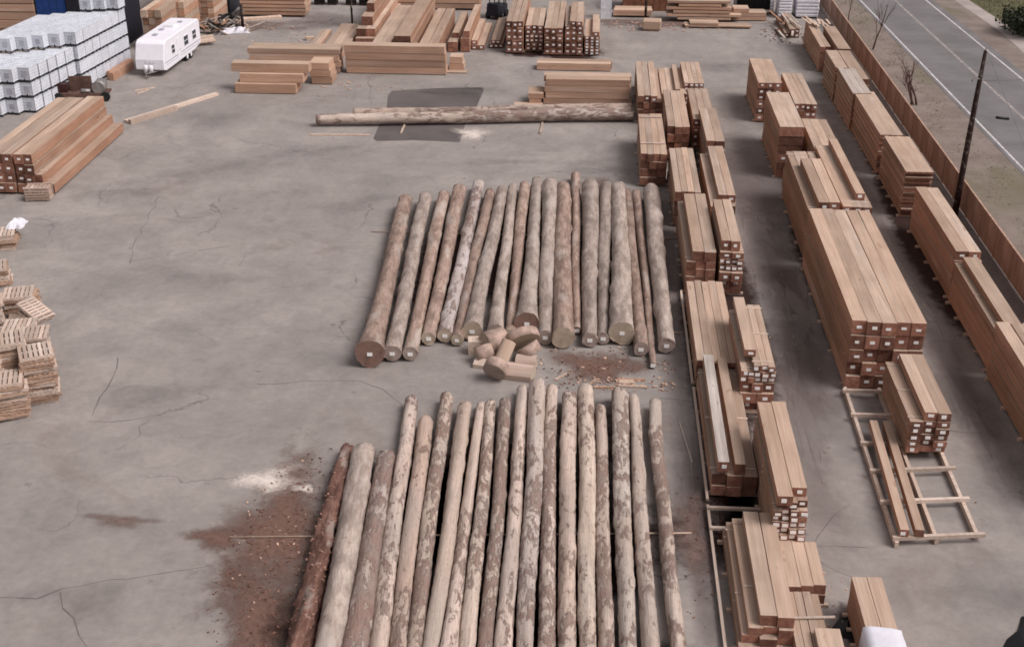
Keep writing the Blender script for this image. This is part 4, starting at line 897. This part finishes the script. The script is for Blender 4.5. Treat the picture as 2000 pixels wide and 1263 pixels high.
boxthing('shed', -52.5, -47.3, 120.0, 126, 3.6, 'brick', 'brown clad shed behind the white totes', 'shed', bigdoor)
boxthing('tarp_bin', -49.0, -46.4, 108.4, 112, 5.2, 'blue', 'blue covered bin beside the dark wall behind the totes', 'bin')
boxthing('tarp_bin', -46.3, -41.4, 108.4, 113, 5.2, 'navy', 'black windowless bin behind the totes', 'bin')
boxthing('wall_shed', 2.5, 7.4, 125.5, 129, 3.2, 'brick', 'brown ribbed shed wall at the far centre right', 'shed')
boxthing('dark_bin', 13.5, 16.6, 125.0, 128, 2.6, 'black', 'black open bin at the far right of the yard', 'bin')
q = MB(); q.box(-1.2, 1.6, -.8, -.5, .3, .5); tag(q.build('beam', M['grey'], None, (15, 125.0, 0)), 'pale grey beam resting before the black bin', 'beam')
S2 = [(-61, -47, 'left hand brown timber bunk behind the totes'),]
for x0, x1, lab in ((-57.5, -52.8, 'brown timber bunk at the upper left corner'), (-52.6, -49.2, 'second brown timber bunk from the upper left corner')):
    t = thing('lumber_bunk', lab, 'lumber bunk', ((x0+x1)/2, 110.5, 0)); 
    for r_ in range(6):
        q = MB(); q.box((x0-x1)/2, (x1-x0)/2, -2.5+random.uniform(0, .3), 2.5, .1+.72*r_, .1+.72*r_+.64); q.build('timber_layer', M['sidex'], t)
for x0, x1, y, h, lab in ((-39.4, -37.6, 107.5, 3.4, 'tall brown timber pack right of the totes'), (-38.4, -36.9, 111.5, 3.2, 'light brown timber pack behind the travel trailer'), (-37.4, -35.6, 116.2, 2.8, 'farther brown timber pack behind the travel trailer')):
    t = thing('lumber_bunk', lab, 'lumber bunk', ((x0+x1)/2, y, 0)); nn = 5
    for r_ in range(nn):
        for c2 in range(3):
            ww = (x1-x0)/3; q = MB(); q.box(-(x1-x0)/2+ww*c2+.01, -(x1-x0)/2+ww*(c2+1)-.01, 0+random.uniform(-.15, .15), 4.5, .1+h/nn*r_, .1+h/nn*(r_+1)-.04); q.build('timber_layer', M['side'] if (r_+c2) % 2 else M['topx'], t)
random.seed(21)
t = thing('debris_heap', 'heap of broken boards and scrap behind the travel trailer', 'debris heap', (-34.5, 115.5, 0))
for k, mt in enumerate(('pale', 'side', 'grey', 'dark', 'steel')):
    q = MB()
    for i in range(16):
        L = random.uniform(.3, 1.4); q.box(-L, L, -.09, .09, 0, .05, M=Matrix.Translation((random.gauss(-.8, 1.3), random.gauss(0, .9), abs(random.gauss(.1, .45)))) @ Matrix.Rotation(random.uniform(0, 3.14), 4, 'Z') @ Matrix.Rotation(random.uniform(-.5, .5), 4, 'Y'))
    q.build('scrap_boards', M[mt], t)['kind'] = 'stuff'
crumple('plastic_sheet', -33.3, 114.2, .02, 1.3, .55, .5, M['wrap'], 'crumpled white plastic at the edge of the debris heap', 'plastic sheet', 12, 4, R(14))
crumple('black_bag', -35.0, 117.8, .02, 1.4, .9, 1.0, M['black'], 'black plastic sheeting heap behind the white plastic', 'plastic sheet', 10, 9)
q = MB(); q.tube([(0, 0, 0), (0, 0, 2.3)], .14, 8); tag(q.build('post', M['pole'], None, (-32.8, 115.5, 0)), 'short dark post by the crumpled white plastic', 'post')
q = MB(); q.tube([(0, 0, 0), (0, 0, 3.6)], .12, 8); tag(q.build('post', M['pole'], None, (4.55, 118.6+1.2, 0)), 'thin dark post in front of the brown ribbed shed', 'post')
q = MB(); q.tube([(0, 0, 0), (0, 0, 3.6)], .10, 8); tag(q.build('post', M['pole'], None, (-22.9, 117.5, 0)), 'thin dark post left of the tall stepped pile', 'post')
plank((474, 41), (550, 36), .7, .25, 'pale board lying before the far leftmost bunk')
plank((598, 79), (614, 78), .5, .3, 'bright white block behind the left long bunk', 'pale')
t = thing('forklift', 'dark forklift partly cut by the top edge behind the stacks', 'forklift', (-9.6, 121.8, 0), R(160))
q = MB(); q.box(-.6, .6, -1.1, 1.1, .35, 1.2); q.box(-.55, .55, .5, 1.1, 1.2, 1.5); q.build('body', M['navy'], t)
q = MB()
for x in (-.5, .5):
    for y in (-.5, .7): q.tube([(x, y, 1.2), (x*.9, y*.9, 2.2)], .05, 6)
q.box(-.55, .55, -.6, .8, 2.2, 2.28); q.build('cab', M['black'], t)
q = MB(); q.box(-.4, -.28, -1.3, -1.15, .1, 2.6); q.box(.28, .4, -1.3, -1.15, .1, 2.6); q.box(-.35, -.22, -2.3, -1.3, .1, .16); q.box(.22, .35, -2.3, -1.3, .1, .16); q.build('mast', M['steel'], t)
for x in (-.6, .6):
    for y in (-.75, .75): q = MB(); q.tube([(x-.12, y, .36), (x+.12, y, .36)], .36, 14); q.build('wheel', M['tyre'], t)
q = MB(); q.box(-.5, .5, -.45, .45, 0, 2.0); q.box(-.52, -.44, -.47, -.45, 0, 2.05); q.box(.44, .52, -.47, -.45, 0, 2.05); q.box(-.5, .5, -.47, -.45, .9, 1.0)
tag(q.build('white_cage', M['metal'], None, (.85, 122.5, 0)), 'pale metal cage box right of the far end-on stacks', 'cage box')
t = thing('lumber_pack', 'short rounded pack of pale boards alone near the far wall', 'lumber pack', (5.1, 117.8, 0), R(-4))
q = MB(); q.box(-.85, .85, -.7, .7, .12, .95); bo = q.build('board_pack', M['topx'], t); md = bo.modifiers.new('bevel', 'BEVEL'); md.width = .12; md.segments = 3
for y in (-.5, .5): q = MB(); q.box(-.6, .6, y-.06, y+.06, 0, .118); q.build('bearer', M['side'], t)
# white wrapped bales
for x0, x1, y, h, lab in ((18.95, 21.2, 124.5, 2.4, 'large white wrapped bale by the fence at the top edge'), (17.3, 18.6, 124.5, 2.1, 'narrow white wrapped bale left of the large bale'), (16.7, 17.1, 126.0, 2.3, 'slim white post like wrapped bundle beside the black bin')):
    t = thing('wrapped_bale', lab, 'wrapped bale', ((x0+x1)/2, y, 0)); ww = (x1-x0)/2
    q = MB(); nl = 7
    for k in range(nl): q.box(-ww*random.uniform(.95, 1), ww*random.uniform(.95, 1), -1.2-.1*(1-k/nl), 1.2, .15+(h-.15)*k/nl, .15+(h-.15)*(k+.97)/nl)
    bo = q.build('wrap', M['wrap'], t); md = bo.modifiers.new('bevel', 'BEVEL'); md.width = .09; md.segments = 2
    for y_ in (-.9, .9): q = MB(); q.box(-ww*.8, ww*.8, y_-.1, y_+.1, 0, .148); q.build('bearer', M['dark'], t)
random.seed(31)
for i in range(14):
    L = random.uniform(2, 5); x = random.uniform(16.6, 18.8); y = random.uniform(113.6, 119)
    q = MB(); q.box(-.1, .1, 0, L, 0, .07); tag(mkobj('loose_board', q.mesh('loose_board', M[random.choice(['pale', 'grey', 'side'])]), None, (x, y, random.uniform(.05, 1.0)), 0, (R(random.uniform(-5, 5)), R(random.uniform(-20, 20)), R(random.uniform(-14, 14)))), 'loose board in the jumbled heap at the far end of fence row', 'board', 'loose boards in the far heap')
for i in range(9):
    L = random.uniform(1.5, 3); q = MB(); q.box(-.09, .09, 0, L, 0, .05)
    tag(mkobj('loose_board', q.mesh('loose_board', M['pale']), None, (18.4+.22*i, 110.5+random.uniform(-.6, .8), 2.25+random.uniform(0, .12)), 0, (0, 0, R(random.uniform(-12, 12)))), 'ragged loose board on top of the farthest fence stack', 'board', 'loose boards atop the farthest fence stack')

# ---------------- tarp at lower right ----------------
q = MB(); x0, x1 = 9.0, 10.1; nn = 14
prof = [(x0-.03, .2), (x0-.03, .9), (x0-.02, 1.52), (x0+.25, 1.60), (x1-.25, 1.60), (x1+.03, 1.52), (x1+.22, .9), (x1+.36, .25)]
random.seed(3); ys = [29.5+(32.15-29.5)*i/nn for i in range(nn+1)]
for y in ys:
    for k, (x, z) in enumerate(prof): q.v.append((x+random.uniform(0, .04)*(1 if x > 9.5 else -1), y-(.12*(k-4)/4 if y > 32 else 0), z+random.uniform(0, .04)))
for i in range(nn):
    for k in range(len(prof)-1): a_ = i*len(prof)+k; q.f.append((a_, a_+len(prof), a_+len(prof)+1, a_+1)[::-1]); q.m.append(0); q.sm.append(True)
tag(q.build('white_tarp', M['wrap']), 'white tarp draped over the near end of the lower right pack', 'tarp')
p = [G(*z) for z in ((1658, 1189), (1640, 1206), (1625, 1225), (1630, 1247), (1650, 1246), (1672, 1249), (1690, 1263), (1672, 1210))]
q = MB(); n_ = len(p); cx = sum(a.x for a in p)/n_; cy = sum(a.y for a in p)/n_
q.v = [(cx, cy, .10)]+[(a.x, a.y, .01) for a in p]+[(a.x, a.y, 0) for a in p]
for k in range(n_): q.f.append((0, 1+(k+1) % n_, 1+k)); q.m.append(0); q.sm.append(False); q.f.append((1+k, 1+(k+1) % n_, 1+n_+(k+1) % n_, 1+n_+k)); q.m.append(0); q.sm.append(False)
tag(q.build('black_sheet', M['black']), 'flat black plastic sheet on the ground left of the tarped pack', 'plastic sheet')
p = [G(*z) for z in ((2010, 1200), (1994, 1204), (1996, 1216), (1985, 1232), (1966, 1248), (1955, 1270), (2010, 1275))]
q = MB(); n_ = len(p); cx = sum(a.x for a in p)/n_; cy = sum(a.y for a in p)/n_; q.v = [(cx, cy, .08)]+[(a.x, a.y, .01) for a in p]
for k in range(n_): q.f.append((0, 1+k, 1+(k+1) % n_)[::-1]); q.m.append(0); q.sm.append(False)
tag(q.build('black_sheet', M['black']), 'scrap of black plastic at the lower right corner', 'plastic sheet')
q = MB(); q.box(-.55, .4, -1.2, .55, .0, .12); q.box(-.5, .38, -1.1, .5, .121, .24); tag(q.build('board_pack', M['grey'], None, (8.8, 31.7, 0)), 'pale grey flat boards below the black plastic sheet', 'boards')
q = MB(); q.box(-.45, .35, -1.2, .35, .0, .2); tag(q.build('board_pack', M['pale'], None, (8.0, 32.2, .96), 0), 'pale boards at the bottom edge left of the black sheet', 'boards')

# ---------------- pole, wires, trees, bush, grass ----------------
up_ = thing('utility_pole', 'tall dark leaning utility pole standing by the fence', 'utility pole', (21.75, 72.4, 0))
q = MB(); q.tube([(0, 0, 0), (.05, .0, 3), (.12, 0, 7), (.2, 0, 9.9)], [.20, .18, .15, .10], 12); q.build('shaft', M['pole'], up_)
q = MB(); q.tube([(.2, 0, 9.85), (.2, 0, 10.15)], .035, 6); q.tube([(.14, -.1, 8.3), (-.28, -.1, 8.35), (-.3, -.1, 8.15)], .03, 6); q.build('bracket', M['steel'], up_)
def wire(a, b_, sag, label, r_=.012):
    a = Vector(a); b_ = Vector(b_); q = MB(); q.tube([a.lerp(b_, i/16)-Vector((0, 0, sag*4*(i/16)*(1-i/16))) for i in range(17)], r_, 5); o = q.build('overhead_wire', M['cable']); tag(o, label, 'wire'); return o
wire((21.95, 72.4, 8.2), (36.5, 78.5, 8.6), .5, 'thin overhead cable crossing the road carrying the black splice case')
wire((22.0, 72.4, 9.95), (24.0, 60, 2.5), 0.0, 'faint guy wire hanging right of the pole', .008)
pc = Vector((24.2, 73.35, 8.0)); 
d = FW + RT*((1958-CX)/F) + UP*((CY-231)/F); tt = 73.6/d.y; pc = Vector((d.x*tt, 73.6, CAMH+d.z*tt))
q = MB(); q.tube([(-.42, 0, 0), (-.38, 0, 0), (.38, 0, 0), (.42, 0, 0)], [.05, .085, .085, .05], 10)
o = q.build('splice_case', M['black'], None, pc); o.rotation_euler = (0, R(8), R(10)); tag(o, 'black cylindrical splice case hanging over the road beside the pole', 'splice case')
def bare_tree(x, y, h, stems, seed, label, spread=.35, th=.07):
    rd = random.Random(seed); t = thing('bare_tree', label, 'tree', (x, y, 0)); tr = MB(); tw = MB()
    def grow(p, d, L, r_, lev):
        pts = [p]; 
        for i in range(4):
            d = (d+Vector((rd.uniform(-.16, .16), rd.uniform(-.16, .16), rd.uniform(-.02, .1)))).normalized(); p = p+d*L/4; pts.append(p)
        (tr if lev == 0 else tw).tube(pts, [r_*(1-.13*i) for i in range(5)], 6 if lev == 0 else 4)
        if lev < 3:
            for k in range(4 if lev == 0 else 3):
                f = rd.uniform(.35, 1); q_ = pts[min(4, int(f*4))]; dd = (d+Vector((rd.uniform(-1, 1), rd.uniform(-1, 1), rd.uniform(.1, .9)))*.8).normalized(); grow(q_, dd, L*rd.uniform(.4, .65), r_*.42, lev+1)
    for s_ in range(stems): grow(Vector((rd.uniform(-.12, .12)*stems, rd.uniform(-.1, .1), 0)), Vector((rd.uniform(-spread, spread), rd.uniform(-spread, spread), 1)).normalized(), h*rd.uniform(.5, .65), th, 0)
    tr.build('trunk', M['bare'], t); tw.build('crown', M['bare'], t)
bare_tree(24.2, 111.8, 6.6, 1, 5, 'slim bare tree outside the fence near the top edge', .05, .08)
bare_tree(24.35, 95.2, 4.3, 3, 8, 'bare shrub like tree with three stems beside the road', .4, .09)
bare_tree(23.9, 122.6, 6, 1, 12, 'farthest thin bare sapling beside the fence', .1, .05)
q = MB(); rd = random.Random(2); q2 = MB()
t = thing('bush', 'dark evergreen bush on the grass beyond the road', 'bush', (39.2, 118.5, 0))
for i in range(2600):
    u = Vector((rd.gauss(0, 1), rd.gauss(0, 1), rd.gauss(0, 1))).normalized()*(rd.random()**.4); k = 1+.25*math.sin(u.x*7+2)*math.cos(u.y*6)
    p0 = Vector((u.x*2.3*k, u.y*2.8*k, 1.2+u.z*1.2*k)); p0.z = max(p0.z, .05); a_ = Vector((rd.uniform(-1, 1), rd.uniform(-1, 1), rd.uniform(-1, 1))).normalized()*.14; b2 = a_.cross(Vector((rd.uniform(-1, 1), rd.uniform(-1, 1), .3))).normalized()*.10
    q.quad([p0-a_, p0-b2, p0+a_, p0+b2])
q.build('crown', M['leaf'], t); q2.tube([(0, 0, 0), (.1, 0, 1.4)], [.14, .06], 7); q2.build('trunk', M['bare'], t)
q = MB()
for i in range(7500):
    if rd.random() < .2: k_ = rd.randrange(26); Y = 58+k_*2.9+rd.gauss(0, .8); x = XF+2.4+(k_*37 % 11)*.2+rd.gauss(0, .5); h = rd.uniform(.02, .05); x = min(max(x, XF+.3), rx('l', Y)-.4)
    else: Y = rd.uniform(96, 145); x = rd.uniform(pthx(Y)+1.5, pthx(Y)+11); h = rd.uniform(.08, .3)
    dx, dy = rd.uniform(-.08, .08), rd.uniform(-.08, .08); ww = rd.uniform(.03, .08)
    q.quad([(x-ww, Y, -.01), (x+ww, Y+.02, -.01), (x+dx, Y+dy, h)])
o = q.build('grass', M['blade']); o['kind'] = 'stuff'; o['label'] = 'short dull grass on the verges beside the road'; o['category'] = 'grass'
